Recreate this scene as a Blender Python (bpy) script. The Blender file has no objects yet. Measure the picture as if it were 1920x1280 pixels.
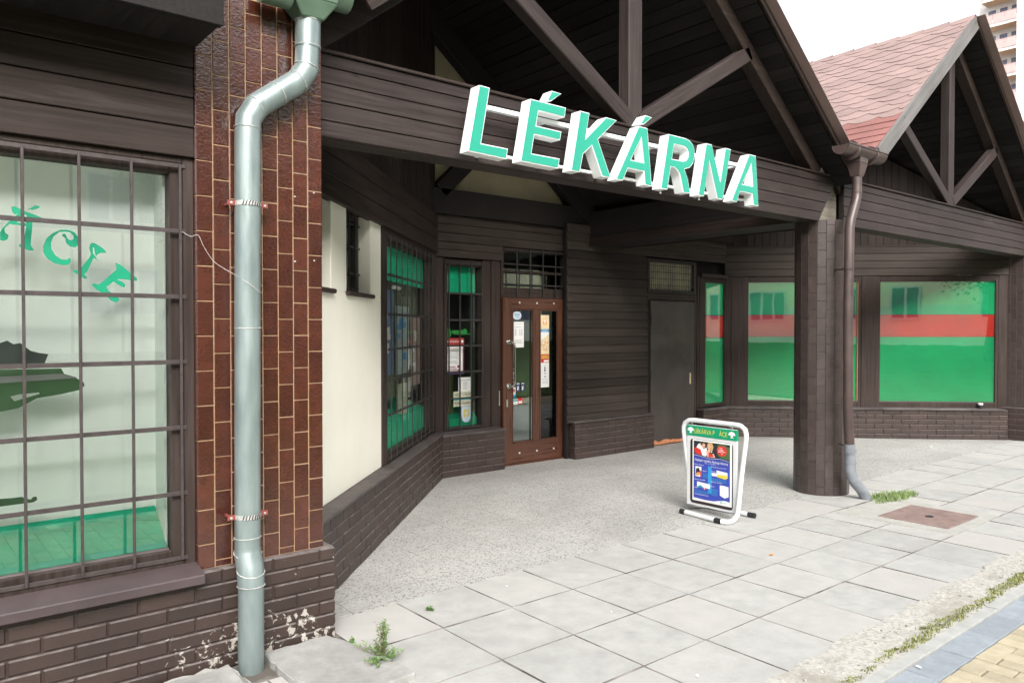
import bpy, bmesh, math, random
from mathutils import Matrix, Vector
random.seed(11)
S = bpy.context.scene
COL = S.collection
R = math.radians
PI = math.pi

# ------------------------------------------------------------------ helpers
def lin(r, g, b):
    f = lambda c: (c/255/12.92) if c <= 10 else ((c/255+0.055)/1.055)**2.4
    return (f(r), f(g), f(b), 1)

class MB:
    """collects geometry for ONE mesh"""
    def __init__(s):
        s.v = []; s.f = []; s.m = []; s.sm = []
    def add(s, vs, fs, mi=0, smooth=False):
        o = len(s.v); s.v += [tuple(p) for p in vs]
        for f in fs:
            s.f.append(tuple(i+o for i in f)); s.m.append(mi); s.sm.append(smooth)
    def box(s, x0, x1, y0, y1, z0, z1, mi=0, M=None):
        vs = [Vector((x, y, z)) for z in (z0, z1) for y in (y0, y1) for x in (x0, x1)]
        if M is not None: vs = [M @ p for p in vs]
        s.add(vs, [(0,2,3,1),(4,5,7,6),(0,1,5,4),(2,6,7,3),(0,4,6,2),(1,3,7,5)], mi)
    def hexa(s, p, mi=0):      # 8 points: bottom loop 0-3, top loop 4-7
        s.add(p, [(3,2,1,0),(4,5,6,7),(0,1,5,4),(1,2,6,5),(2,3,7,6),(3,0,4,7)], mi)
    def rect(s, x0, x1, z0, z1, y, mi=0):
        s.add([(x0,y,z0),(x1,y,z0),(x1,y,z1),(x0,y,z1)], [(0,1,2,3)], mi)
    def poly(s, pts, y, mi=0):     # polygon in x-z facing -y
        from mathutils.geometry import tessellate_polygon
        vs = [Vector((a, b, 0)) for a, b in pts]
        fs = tessellate_polygon([vs])
        out = []
        for f in fs:
            a, b, c = [vs[i] for i in f]
            out.append(f if (b-a).cross(c-a).z > 0 else (f[0], f[2], f[1]))
        s.add([(a, y, b) for a, b in pts], out, mi)
    def ell(s, cx, cz, rx, rz, y, mi=0, n=28):
        s.add([(cx+rx*math.cos(2*PI*i/n), y, cz+rz*math.sin(2*PI*i/n)) for i in range(n)], [tuple(range(n))], mi)
    def text(s, t, x, z, size, y, mi=0, width=None, align='L', sx=1.0):
        vs, fs = TXT[t]
        w = max(p[0] for p in vs) or 1
        k = size; kx = size*sx
        if width: kx = width/w
        off = 0 if align == 'L' else (-w*kx/2 if align == 'C' else -w*kx)
        s.add([(x+off+p[0]*kx, y, z+p[1]*k) for p in vs], fs, mi)
    def prism(s, pts, y0, y1, mi=0, holes=()):      # outline in x-z extruded along y
        from mathutils.geometry import tessellate_polygon
        loops = [list(pts)]+[list(h) for h in holes]
        vv = [[Vector((a, b, 0)) for a, b in L] for L in loops]
        flat = [p for L in vv for p in L]
        fs = []
        for f in tessellate_polygon(vv):
            a, b, c = [flat[i] for i in f]
            fs.append(f if (b-a).cross(c-a).z > 0 else (f[0], f[2], f[1]))
        n = len(flat)
        s.add([(p.x, y0, p.y) for p in flat]+[(p.x, y1, p.y) for p in flat],
              fs+[tuple(n+i for i in reversed(f)) for f in fs], mi)
        for L in vv:
            m = len(L); o = len(s.v)
            area = sum(L[i].x*L[(i+1) % m].y-L[(i+1) % m].x*L[i].y for i in range(m))
            hole = L is not vv[0]
            ccw = (area > 0) != hole
            q = [(p.x, y0, p.y) for p in L]+[(p.x, y1, p.y) for p in L]
            ff = []
            for i in range(m):
                j = (i+1) % m
                ff.append((i, m+i, m+j, j) if ccw else (i, j, m+j, m+i))
            s.add(q, ff, mi)
    def tube(s, path, r, seg=12, mi=0, caps=True, closed=False):
        P = [Vector(p) for p in path]; n = len(P)
        rs = r if isinstance(r, (list, tuple)) else [r]*n
        rings = []; up = None
        for i in range(n):
            if closed: t = (P[(i+1) % n]-P[i-1])
            elif i == 0: t = P[1]-P[0]
            elif i == n-1: t = P[-1]-P[-2]
            else: t = (P[i+1]-P[i]).normalized()+(P[i]-P[i-1]).normalized()
            t.normalize()
            if up is None:
                up = Vector((0, 0, 1)) if abs(t.z) < .9 else Vector((1, 0, 0))
            a = (up-t*up.dot(t)).normalized(); b = t.cross(a); up = a
            k = 1.0
            if 0 < i < n-1 and not closed:
                d = (P[i+1]-P[i]).normalized().dot((P[i]-P[i-1]).normalized())
                k = 1/math.sqrt(max(.35, (1+d)/2))
            rings.append([P[i]+(a*math.cos(2*PI*q/seg)+b*math.sin(2*PI*q/seg))*rs[i]*(k if k < 1.02 else 1+(k-1)*.6) for q in range(seg)])
        vs = [p for g in rings for p in g]; fs = []
        for i in range(n if closed else n-1):
            j = (i+1) % n
            for q in range(seg):
                w = (q+1) % seg
                fs.append((i*seg+q, i*seg+w, j*seg+w, j*seg+q))
        if caps and not closed:
            fs += [tuple(reversed(range(seg))), tuple(range((n-1)*seg, n*seg))]
        s.add(vs, fs, mi, True)
    def build(s, name, mats, parent=None, M=None, bevel=0, sharp=32, segs=1):
        me = bpy.data.meshes.new(name)
        me.from_pydata(s.v, [], s.f)
        if not isinstance(mats, (list, tuple)): mats = [mats]
        for m in mats: me.materials.append(m)
        me.polygons.foreach_set('material_index', s.m)
        me.polygons.foreach_set('use_smooth', [True]*len(s.f) if any(s.sm) else [False]*len(s.f))
        if any(s.sm): me.set_sharp_from_angle(angle=R(sharp))
        me.update()
        o = bpy.data.objects.new(name, me); COL.objects.link(o)
        W = M if M is not None else Matrix()
        place(o, parent, W)
        if bevel:
            b = o.modifiers.new('bevel', 'BEVEL'); b.width = bevel; b.segments = segs
            b.limit_method = 'ANGLE'; b.angle_limit = R(40)
        return o
    def build_each(s, name, *a, **k):
        """one object per loose piece"""
        p = list(range(len(s.v)))
        def find(i):
            while p[i] != i: p[i] = p[p[i]]; i = p[i]
            return i
        for f in s.f:
            for i in f[1:]: p[find(i)] = find(f[0])
        groups = {}
        for q, f in enumerate(s.f): groups.setdefault(find(f[0]), []).append(q)
        out = []
        for qs in groups.values():
            g = MB(); ids = {}
            for q in qs:
                for i in s.f[q]:
                    if i not in ids: ids[i] = len(g.v); g.v.append(s.v[i])
                g.f.append(tuple(ids[i] for i in s.f[q])); g.m.append(s.m[q]); g.sm.append(s.sm[q])
            out.append(g.build(name, *a, **k))
        return out
WORLD = {}
def place(o, parent, W):
    WORLD[o.name] = W.copy()
    if parent is None: o.matrix_local = W
    else:
        o.parent = parent; o.matrix_local = WORLD[parent.name].inverted() @ W
def tag(o, label=None, cat=None, group=None, kind=None):
    if label: o['label'] = label
    if cat: o['category'] = cat
    if group: o['group'] = group
    if kind: o['kind'] = kind
    return o
def empty(name, loc, label, cat, group=None):
    o = bpy.data.objects.new(name, None); COL.objects.link(o); o.empty_display_size = .1
    place(o, None, Matrix.Translation(loc)); return tag(o, label, cat, group)
def frame(x, y, ang=0, z=0):
    return Matrix.Translation((x, y, z)) @ Matrix.Rotation(ang, 4, 'Z')
def axis_frame(p0, p1, up=(0, 0, 1)):
    """local x from p0 to p1, local z as near to up as possible"""
    p0 = Vector(p0); p1 = Vector(p1); x = (p1-p0).normalized(); u = Vector(up)
    y = u.cross(x).normalized(); z = x.cross(y)
    M = Matrix((x, y, z)).transposed().to_4x4(); M.translation = p0
    return M, (p1-p0).length
def timber(name, p0, p1, w, h, mat, parent, up=(0, 0, 1), bev=.006):
    M, L = axis_frame(p0, p1, up)
    m = MB(); m.box(0, L, -w/2, w/2, -h/2, h/2)
    return m.build(name, mat, parent, M, bev)
def spline(pts, n=8):
    P = [Vector(p) for p in pts]; out = []
    P = [P[0]*2-P[1]]+P+[P[-1]*2-P[-2]]
    for i in range(1, len(P)-2):
        for k in range(n):
            t = k/n
            a, b, c, d = P[i-1], P[i], P[i+1], P[i+2]
            out.append(.5*((2*b)+(c-a)*t+(2*a-5*b+4*c-d)*t*t+(3*b-a-3*c+d)*t**3))
    out.append(P[-2]); return out

# lettering used anywhere: made once, before the scene fills up
TXT = {}
def make_texts(words):
    for w in words:
        cu = bpy.data.curves.new('lettering', 'FONT'); cu.body = w; cu.resolution_u = 3
        o = bpy.data.objects.new('lettering', cu); COL.objects.link(o)
        dg = bpy.context.evaluated_depsgraph_get()
        me = o.evaluated_get(dg).to_mesh()
        TXT[w] = ([(v.co.x, v.co.y) for v in me.vertices], [tuple(p.vertices) for p in me.polygons])
        o.evaluated_get(dg).to_mesh_clear()
        bpy.data.objects.remove(o); bpy.data.curves.remove(cu)
make_texts(['LÉKÁRVA P', 'ÁCE', 'Nejlepší nabídka Alphega lékárny', '8. 9. - 5. 10. 2014*', '200,-', 'VÝHRA', 'AŽ', 'Kč',
            'Multi Pharm', 'Energy Immunity Plus', 'Gynimed 400', 'Bonus 10 000', '89 Kč', '119 Kč', '75 Kč', 'www.alphega-lekarny.cz', 'alphega',
            'OBJEKT STŘEŽEN', 'POMOCÍ KAMERY', 'GLUCADENT+', 'AKČNÍ NABÍDKA', 'Sanar', 'ZDARMA', '21 Kč', 'OTEVŘENO', 'alphega lékárna',
            'GARANCE'])

# ------------------------------------------------------------------ materials
def newmat(name):
    m = bpy.data.materials.new(name); m.use_nodes = True
    nt = m.node_tree; b = nt.nodes['Principled BSDF']
    return m, nt, b
def N(nt, t, **k):
    n = nt.nodes.new(t)
    for a, v in k.items():
        if a.startswith('i_'): n.inputs[a[2:].replace('_', ' ')].default_value = v
        else: setattr(n, a, v)
    return n
def L(nt, a, b): nt.links.new(a, b)
def coords(nt, scale=(1, 1, 1)):
    tc = N(nt, 'ShaderNodeTexCoord'); mp = N(nt, 'ShaderNodeMapping'); mp.inputs['Scale'].default_value = scale
    L(nt, tc.outputs['Object'], mp.inputs['Vector']); return mp.outputs['Vector']
def noise(nt, vec, scale, detail=4, rough=.55, dist=0):
    n = N(nt, 'ShaderNodeTexNoise'); n.inputs['Scale'].default_value = scale; n.inputs['Detail'].default_value = detail
    n.inputs['Roughness'].default_value = rough; n.inputs['Distortion'].default_value = dist
    if vec is not None: L(nt, vec, n.inputs['Vector'])
    return n.outputs['Fac']
def ramp(nt, fac, stops):
    r = N(nt, 'ShaderNodeValToRGB'); el = r.color_ramp.elements
    while len(el) < len(stops): el.new(.5)
    for e, (p, c) in zip(el, stops):
        e.position = p; e.color = c if len(c) == 4 else (*c, 1)
    L(nt, fac, r.inputs['Fac']); return r.outputs['Color']
def maprange(nt, fac, a, b, c, d):
    n = N(nt, 'ShaderNodeMapRange'); n.inputs[1].default_value = a; n.inputs[2].default_value = b
    n.inputs[3].default_value = c; n.inputs[4].default_value = d
    L(nt, fac, n.inputs[0]); return n.outputs[0]
def mix(nt, fac, a, b, mode='MIX'):
    n = N(nt, 'ShaderNodeMix', data_type='RGBA', blend_type=mode)
    for sock, v in ((n.inputs[0], fac), (n.inputs[6], a), (n.inputs[7], b)):
        if isinstance(v, (int, float)): sock.default_value = v
        elif isinstance(v, tuple): sock.default_value = v
        else: L(nt, v, sock)
    return n.outputs[2]
def mul(nt, a, b, op='MULTIPLY'):
    n = N(nt, 'ShaderNodeMath', operation=op)
    for i, v in enumerate((a, b)):
        if isinstance(v, (int, float)): n.inputs[i].default_value = v
        else: L(nt, v, n.inputs[i])
    return n.outputs[0]
def grey(nt, f):
    c = N(nt, 'ShaderNodeCombineColor')
    for i in range(3): L(nt, f, c.inputs[i])
    return c.outputs[0]
def bump(nt, b, h, strength=.3, dist=.01, prev=None):
    n = N(nt, 'ShaderNodeBump'); n.inputs['Strength'].default_value = strength; n.inputs['Distance'].default_value = dist
    L(nt, h, n.inputs['Height'])
    if prev is not None: L(nt, prev, n.inputs['Normal'])
    L(nt, n.outputs[0], b.inputs['Normal']); return n.outputs[0]
def island(nt, lo, hi):
    g = N(nt, 'ShaderNodeNewGeometry'); return maprange(nt, g.outputs['Random Per Island'], 0, 1, lo, hi)
def plain(name, c, rough=.5, metal=0, var=.12, vs=6, bmp=0, bs=60, spec=.5, isl=0):
    m, nt, b = newmat(name)
    v = coords(nt)
    f = maprange(nt, noise(nt, v, vs, 5), .3, .7, 1-var, 1+var)
    if isl: f = mul(nt, f, island(nt, 1-isl, 1+isl))
    L(nt, mix(nt, 1, c, grey(nt, f), 'MULTIPLY'), b.inputs['Base Color'])
    L(nt, maprange(nt, noise(nt, v, vs*2.3, 4), .3, .7, max(.02, rough-.07), rough+.07), b.inputs['Roughness'])
    b.inputs['Metallic'].default_value = metal; b.inputs['Specular IOR Level'].default_value = spec
    if bmp: bump(nt, b, noise(nt, v, bs, 4), bmp, .004)
    return m
def wood(name, c1, c2, axis=0, rough=.55, isl=.3, wear=None, spec=.16, wearamt=.5):
    m, nt, b = newmat(name)
    sc = [26, 26, 26]; sc[axis] = .9
    v = coords(nt, tuple(sc)); v1 = coords(nt)
    g = noise(nt, v, 1.6, 7, .65, .25)
    col = mix(nt, maprange(nt, g, .34, .66, 0, 1), c1, c2)
    big = maprange(nt, noise(nt, v1, 1.1, 4), .3, .7, .78, 1.2)
    col = mix(nt, 1, col, grey(nt, mul(nt, big, island(nt, 1-isl, 1+isl))), 'MULTIPLY')
    if wear:
        sw = [9, 9, 9]; sw[axis] = .6
        w = noise(nt, coords(nt, tuple(sw)), 1.4, 8, .7, .4)
        col = mix(nt, maprange(nt, w, .58, .76, 0, wearamt), col, wear)
    kn = [11, 11, 11]; kn[axis] = 4.5
    col = mix(nt, maprange(nt, noise(nt, coords(nt, tuple(kn)), 1.0, 3, .6), .70, .76, 0, .7), col, (.008, .006, .005, 1))
    L(nt, col, b.inputs['Base Color'])
    L(nt, maprange(nt, g, .3, .7, rough-.1, rough+.12), b.inputs['Roughness'])
    b.inputs['Specular IOR Level'].default_value = spec
    bump(nt, b, g, .35, .004)
    return m

BROWN1, BROWN2 = (0.0152, 0.0102, 0.0084, 1), (0.0320, 0.0228, 0.0196, 1)
WORN = (.12, .107, .104, 1)
M_wx = wood('brown_wood_along', BROWN1, BROWN2, 0, wear=WORN, wearamt=.35)
M_wz = wood('brown_wood_upright', BROWN1, BROWN2, 2, wear=WORN, wearamt=.2)
M_wy = wood('brown_wood_across', BROWN1, BROWN2, 1)
M_beam = wood('weathered_brown_boards', (0.0204, 0.0146, 0.0133, 1), (0.0422, 0.0323, 0.0303, 1), 0, wear=(0.1156, 0.1020, 0.0952, 1), wearamt=.45, isl=.14)
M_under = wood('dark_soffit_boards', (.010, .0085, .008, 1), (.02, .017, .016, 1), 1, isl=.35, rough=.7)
M_raw = wood('raw_grey_timber', (.13, .11, .085, 1), (.27, .24, .2, 1), 0, isl=.1)
M_sid = wood('lap_siding_brown', (0.0246, 0.0184, 0.0152, 1), (0.0476, 0.0377, 0.0320, 1), 0, wear=(0.1066, 0.0943, 0.0820, 1), wearamt=.25, isl=.3)
M_frame = wood('brown_window_frame', (0.0265, 0.0183, 0.0160, 1), (0.0484, 0.0359, 0.0320, 1), 2, rough=.45, isl=.1)
M_sill = plain('brown_metal_sill', (0.0624, 0.0456, 0.0464, 1), .42, 0, .18, 5, .15, 40)
M_fascia = wood('silvered_fascia', (0.0864, 0.0814, 0.0778, 1), (0.1512, 0.1440, 0.1382, 1), 0, isl=.1, wear=(0.0504, 0.0432, 0.0396, 1), wearamt=.4)
M_door = wood('varnished_red_brown_wood', (.058, .022, .013, 1), (.105, .043, .026, 1), 2, rough=.32, isl=.08, spec=.5)
M_doorx = wood('varnished_red_brown_rail', (.058, .022, .013, 1), (.105, .043, .026, 1), 0, rough=.32, isl=.08, spec=.5)
def steel():
    m, nt, b = newmat('brown_painted_sheet'); v = coords(nt)
    c = mix(nt, maprange(nt, noise(nt, v, 2.2, 7, .6, .6), .35, .65, 0, 1), (.036, .0265, .0235, 1), (.06, .049, .044, 1))
    sc = noise(nt, coords(nt, (7, 7, 45)), 1, 6, .7)
    c = mix(nt, maprange(nt, sc, .62, .75, 0, .4), c, (.13, .115, .105, 1))
    L(nt, c, b.inputs['Base Color']); L(nt, maprange(nt, noise(nt, v, 4, 5), .3, .7, .3, .55), b.inputs['Roughness'])
    bump(nt, b, noise(nt, v, 6, 3), .12, .01); return m
M_steel = steel()
M_grille = plain('brown_painted_iron', (0.0465, 0.0353, 0.0345, 1), .5, .0, .3, 30, .2, 120)
M_dgrille = plain('dark_iron', (.028, .024, .023, 1), .5, 0, .3, 30)
M_black = plain('black_rubber', (.015, .015, .016, 1), .6)
M_chrome = plain('polished_steel', (.62, .62, .6, 1), .16, 1, .05)
M_whitep = plain('white_powder_coat', (0.6240, 0.6320, 0.6400, 1), .35, 0, .04)
M_letside = plain('white_acrylic', (.8, .82, .82, 1), .4, 0, .03)
M_letface = plain('mint_green_acrylic', (.02, .28, .195, 1), .35, 0, .05, 3)
M_paper = plain('white_paper', (.78, .78, .76, 1), .6, 0, .03)
M_ink = plain('grey_ink', (.25, .25, .27, 1), .6)
M_dink = plain('black_ink', (.02, .02, .025, 1), .5)
M_red = plain('red_print', (.55, .03, .025, 1), .5)
M_blue = plain('blue_print', (.035, .06, .38, 1), .4, 0, .1)
M_lblue = plain('light_blue_print', (.03, .27, .55, 1), .4)
M_navy = plain('navy_print', (.03, .04, .15, 1), .4)
M_orange = plain('orange_print', (.72, .3, .08, 1), .5)
M_cream = plain('cream_print', (.75, .62, .38, 1), .5)
M_skin = plain('skin_print', (.62, .36, .24, 1), .5)
M_hair = plain('dark_hair_print', (.06, .035, .02, 1), .5)
M_blond = plain('blond_print', (.5, .32, .12, 1), .5)
M_grn = plain('sign_green', (.0, .28, .13, 1), .4, 0, .06)
M_grnp = plain('dark_green_print', (.06, .13, .04, 1), .5)
M_yel = plain('yellow_print', (.68, .55, .06, 1), .5)
M_maroon = plain('maroon_print', (.22, .02, .05, 1), .5)
M_teal = plain('teal_print', (.02, .3, .34, 1), .5)
M_vinyl = plain('green_vinyl', (.008, .25, .135, 1), .35, 0, .05)
M_vdark = plain('black_green_vinyl', (.012, .018, .014, 1), .4)
M_vgreen = plain('dark_green_vinyl', (.012, .036, .012, 1), .4)
M_vgrey = plain('grey_vinyl', (.09, .1, .09, 1), .4)

def film(name, c):
    m, nt, b = newmat(name); v = coords(nt)
    L(nt, mix(nt, 1, c, grey(nt, maprange(nt, noise(nt, v, 2.2, 6), .3, .7, .9, 1.1)), 'MULTIPLY'), b.inputs['Base Color'])
    b.inputs['Roughness'].default_value = .5; b.inputs['Specular IOR Level'].default_value = .3
    return m
M_fgreen = film('green_film', (.0, .55, .22, 1))
M_fred = film('red_film', (.78, .035, .018, 1))
M_dgreen = plain('display_green', (.0, .5, .27, 1), .6, 0, .06)

def glass(name, tint=(.86, .93, .9, 1), boost=1.0, ior=1.5, wav=.02):
    m, nt, b = newmat(name); nt.nodes.remove(b); out = nt.nodes['Material Output']
    tr = N(nt, 'ShaderNodeBsdfTransparent'); tr.inputs[0].default_value = tint
    gl = N(nt, 'ShaderNodeBsdfGlossy'); gl.inputs['Roughness'].default_value = .015
    gl.inputs[0].default_value = (.95, 1, .98, 1)
    fr = N(nt, 'ShaderNodeFresnel'); fr.inputs['IOR'].default_value = ior
    f = mul(nt, fr.outputs[0], boost); 
    n = N(nt, 'ShaderNodeMath', operation='MINIMUM'); n.inputs[1].default_value = 1; L(nt, f, n.inputs[0])
    bp = N(nt, 'ShaderNodeBump'); bp.inputs['Strength'].default_value = wav; bp.inputs['Distance'].default_value = .02
    L(nt, noise(nt, coords(nt), 1.7, 2), bp.inputs['Height']); L(nt, bp.outputs[0], gl.inputs['Normal'])
    mx = N(nt, 'ShaderNodeMixShader'); L(nt, n.outputs[0], mx.inputs[0]); L(nt, tr.outputs[0], mx.inputs[1]); L(nt, gl.outputs[0], mx.inputs[2])
    L(nt, mx.outputs[0], out.inputs['Surface']); return m
M_glass = glass('window_glass', (.97, .985, .975, 1), boost=2.1)
M_glassg = glass('splayed_window_glass', (.97, .985, .975, 1), boost=.3)
M_glassd = glass('door_glass', (.88, .92, .9, 1), boost=1.3)
M_glassf = glass('film_window_glass', (.97, .985, .98, 1), boost=4.0, wav=.03)

def painted_brick(name, peel):
    m, nt, b = newmat(name); v = coords(nt)
    c = (.036, .0225, .0185, 1)
    f = mul(nt, maprange(nt, noise(nt, v, 3, 5), .3, .7, .8, 1.25), island(nt, .85, 1.15))
    col = mix(nt, 1, c, grey(nt, f), 'MULTIPLY')
    # light dust on upward edges of the brick work
    geo = N(nt, 'ShaderNodeNewGeometry'); sp = N(nt, 'ShaderNodeSeparateXYZ'); L(nt, geo.outputs['Normal'], sp.inputs[0])
    dust = mul(nt, maprange(nt, sp.outputs['Z'], .25, .8, 0, .45), maprange(nt, noise(nt, v, 18, 4), .35, .65, .2, 1))
    col = mix(nt, dust, col, (.3, .27, .26, 1))
    if peel:
        p = noise(nt, v, 26, 7, .65, .6)
        q = noise(nt, v, 4.2, 3)
        xyz = N(nt, 'ShaderNodeSeparateXYZ'); L(nt, v, xyz.inputs[0])
        hz = maprange(nt, xyz.outputs['Z'], .04, .34, .085, -.05)
        hx = maprange(nt, xyz.outputs['X'], .9, 1.6, -.06, .025)
        s_ = mul(nt, mul(nt, mul(nt, p, .75), mul(nt, q, .42), 'ADD'), mul(nt, hz, hx, 'ADD'), 'ADD')
        mask = maprange(nt, s_, .728, .742, 0, .85)
        col = mix(nt, mask, col, mix(nt, maprange(nt, q, .4, .6, 0, 1), (.55, .52, .47, 1), (.4, .37, .33, 1)))
    L(nt, col, b.inputs['Base Color'])
    b.inputs['Roughness'].default_value = .5
    h = noise(nt, v, 45, 5)
    pr = bump(nt, b, h, .35, .004)
    return m
M_brick = painted_brick('brown_painted_brick', False)
M_brickp = painted_brick('peeling_painted_brick', True)

def tile_mat(name, c1, c2, rough, bst, isl=.22):
    m, nt, b = newmat(name); v = coords(nt)
    col = mix(nt, island(nt, 0, 1), c1, c2)
    col = mix(nt, 1, col, grey(nt, maprange(nt, noise(nt, v, 14, 5), .3, .7, .75, 1.25)), 'MULTIPLY')
    L(nt, col, b.inputs['Base Color'])
    L(nt, maprange(nt, noise(nt, v, 5, 3), .3, .7, rough, rough+.14), b.inputs['Roughness'])
    vv = coords(nt, (60, 60, 75))
    h = noise(nt, vv, 1.0, 3, .5, .8)
    nb = bump(nt, b, h, bst, .006); L(nt, nb, b.inputs['Coat Normal'])
    b.inputs['Coat Weight'].default_value = 1.0 if 'glazed' in name else .3; b.inputs['Coat Roughness'].default_value = .06
    return m
M_tile = tile_mat('red_brown_glazed_tile', (.043, .0098, .006, 1), (.064, .0168, .0098, 1), .1, .34)
M_grout = plain('tan_grout', (.27, .175, .10, 1), .8, 0, .15, 20)
M_ctile = tile_mat('brown_painted_tile', (0.0400, 0.0272, 0.0248, 1), (0.0528, 0.0368, 0.0336, 1), .34, .14)
M_cgrout = plain('grey_grout', (.075, .058, .054, 1), .7)

def stucco():
    m, nt, b = newmat('cream_render'); v = coords(nt)
    c = mix(nt, maprange(nt, noise(nt, v, 1.5, 6), .3, .7, 0, 1), (.72, .7, .6, 1), (.8, .78, .68, 1))
    st = noise(nt, coords(nt, (14, 14, .8)), 1.0, 5)
    c = mix(nt, maprange(nt, st, .58, .8, 0, .14), c, (.5, .47, .38, 1))
    L(nt, c, b.inputs['Base Color']); b.inputs['Roughness'].default_value = .85
    bump(nt, b, noise(nt, v, 130, 3), .25, .003); return m
M_stucco = stucco()
M_beige = plain('beige_render', (.3, .26, .17, 1), .85, 0, .15, 2, .2, 80)

def galv():
    m, nt, b = newmat('galvanised_zinc'); v = coords(nt)
    f = noise(nt, coords(nt, (5, 5, 1.2)), 3, 6, .6)
    c = mix(nt, maprange(nt, f, .3, .7, 0, 1), (.2, .248, .245, 1), (.295, .35, .345, 1))
    st = noise(nt, coords(nt, (40, 40, 1.5)), 1, 4)
    c = mix(nt, maprange(nt, st, .52, .75, 0, .35), c, (.17, .23, .195, 1))
    L(nt, c, b.inputs['Base Color']); b.inputs['Metallic'].default_value = .5
    L(nt, maprange(nt, f, .3, .7, .34, .5), b.inputs['Roughness']); bump(nt, b, noise(nt, v, 9, 3), .12, .01); return m
M_galv = galv()
M_solder = plain('solder_seam', (.46, .46, .44, 1), .5, .3, .25, 60, .5, 90)
M_gfun = plain('green_tinged_zinc', (.11, .17, .12, 1), .38, .35, .2, 6)
M_copper = plain('brown_coated_metal', (.07, .048, .044, 1), .42, .1, .25, 7)
M_greypipe = plain('grey_plastic_pipe', (.19, .205, .225, 1), .4, 0, .2, 12)
M_rust = plain('red_primer', (.2, .045, .035, 1), .6, 0, .2, 40)

def concrete(name, c1, c2, sc=5, isl=.08, bmp=.25, blot=.25, warm=None):
    m, nt, b = newmat(name); v = coords(nt)
    f = noise(nt, v, sc, 8, .62)
    c = mix(nt, maprange(nt, f, .3, .7, 0, 1), c1, c2)
    g = noise(nt, v, 260, 2)
    c = mix(nt, 1, c, grey(nt, maprange(nt, g, .3, .7, .9, 1.1)), 'MULTIPLY')
    w = noise(nt, v, 1.4, 5)
    c = mix(nt, maprange(nt, w, .5, .72, 0, blot), c, (.27, .27, .26, 1))
    sp_ = noise(nt, v, 11, 3, .5)
    c = mix(nt, maprange(nt, sp_, .68, .74, 0, .22), c, (.2, .19, .18, 1))
    if isl: c = mix(nt, 1, c, grey(nt, island(nt, 1-isl, 1+isl)), 'MULTIPLY')
    if warm:
        gg = N(nt, 'ShaderNodeNewGeometry')
        c = mix(nt, maprange(nt, gg.outputs['Random Per Island'], .6, 1, 0, .7), c, warm)
    L(nt, c, b.inputs['Base Color']); b.inputs['Roughness'].default_value = .8
    bump(nt, b, mul(nt, f, mul(nt, g, .4), 'ADD'), bmp, .004); return m
M_slab = concrete('pale_concrete_slab', (.33, .328, .308, 1), (.43, .425, .402, 1), 7, .06, .35, .4, warm=(.4, .378, .35, 1))
M_apron = concrete('rough_concrete', (.23, .23, .215, 1), (.36, .352, .33, 1), 9, 0, .6)
M_kerb = concrete('kerb_concrete', (.33, .33, .31, 1), (.45, .45, .43, 1), 9, .06, .5)
M_bluepav = concrete('blue_grey_paver', (.23, .255, .28, 1), (.3, .33, .36, 1), 14, .12, .4, .1)
M_yelpav = concrete('yellow_paver', (.36, .31, .21, 1), (.46, .4, .285, 1), 14, .14, .4, .05)
def joint():
    m, nt, b = newmat('joint_dirt'); v = coords(nt)
    c = mix(nt, maprange(nt, noise(nt, v, 3.2, 6, .6), .42, .62, 0, 1), (.10, .086, .072, 1), (.31, .295, .27, 1))
    L(nt, c, b.inputs['Base Color']); b.inputs['Roughness'].default_value = .95; return m
M_joint = joint()
M_soil = plain('dry_soil', (.2, .17, .13, 1), .95, 0, .3, 4, .6, 60)
M_asph = plain('asphalt', (.06, .06, .062, 1), .9, 0, .2, 12, .5, 150)

def terrazzo():
    m, nt, b = newmat('exposed_aggregate_terrazzo'); v = coords(nt)
    vo = N(nt, 'ShaderNodeTexVoronoi'); vo.inputs['Scale'].default_value = 100; L(nt, v, vo.inputs['Vector'])
    sep = N(nt, 'ShaderNodeSeparateColor'); L(nt, vo.outputs['Color'], sep.inputs[0])
    c = ramp(nt, sep.outputs[0], [(0, (.10, .097, .093)), (.14, (.145, .14, .133)), (.18, (.345, .338, .318)), (.75, (.42, .412, .388)), (1, (.5, .49, .465))])
    edge = maprange(nt, vo.outputs['Distance'], .25, .75, 0, .55)
    c = mix(nt, edge, c, (.38, .37, .348, 1))
    st = noise(nt, v, .8, 6, .65)
    c = mix(nt, maprange(nt, st, .52, .72, 0, .4), c, (.24, .225, .2, 1))
    c = mix(nt, 1, c, grey(nt, maprange(nt, noise(nt, v, 1.3, 5), .3, .7, .88, 1.1)), 'MULTIPLY')
    br = N(nt, 'ShaderNodeTexBrick'); br.offset = 0; br.inputs['Scale'].default_value = 1
    br.inputs['Brick Width'].default_value = .3; br.inputs['Row Height'].default_value = .3; br.inputs['Mortar Size'].default_value = .0025
    br.inputs['Mortar Smooth'].default_value = .3
    L(nt, v, br.inputs['Vector'])
    br_mask = mul(nt, br.outputs['Fac'], maprange(nt, noise(nt, v, 1.8, 4), .40, .60, 0, .95))
    c = mix(nt, br_mask, c, (.12, .11, .1, 1))
    L(nt, c, b.inputs['Base Color']); b.inputs['Roughness'].default_value = .6
    bump(nt, b, mul(nt, vo.outputs['Distance'], .6), .25, .003); return m
M_terr = terrazzo()
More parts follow.
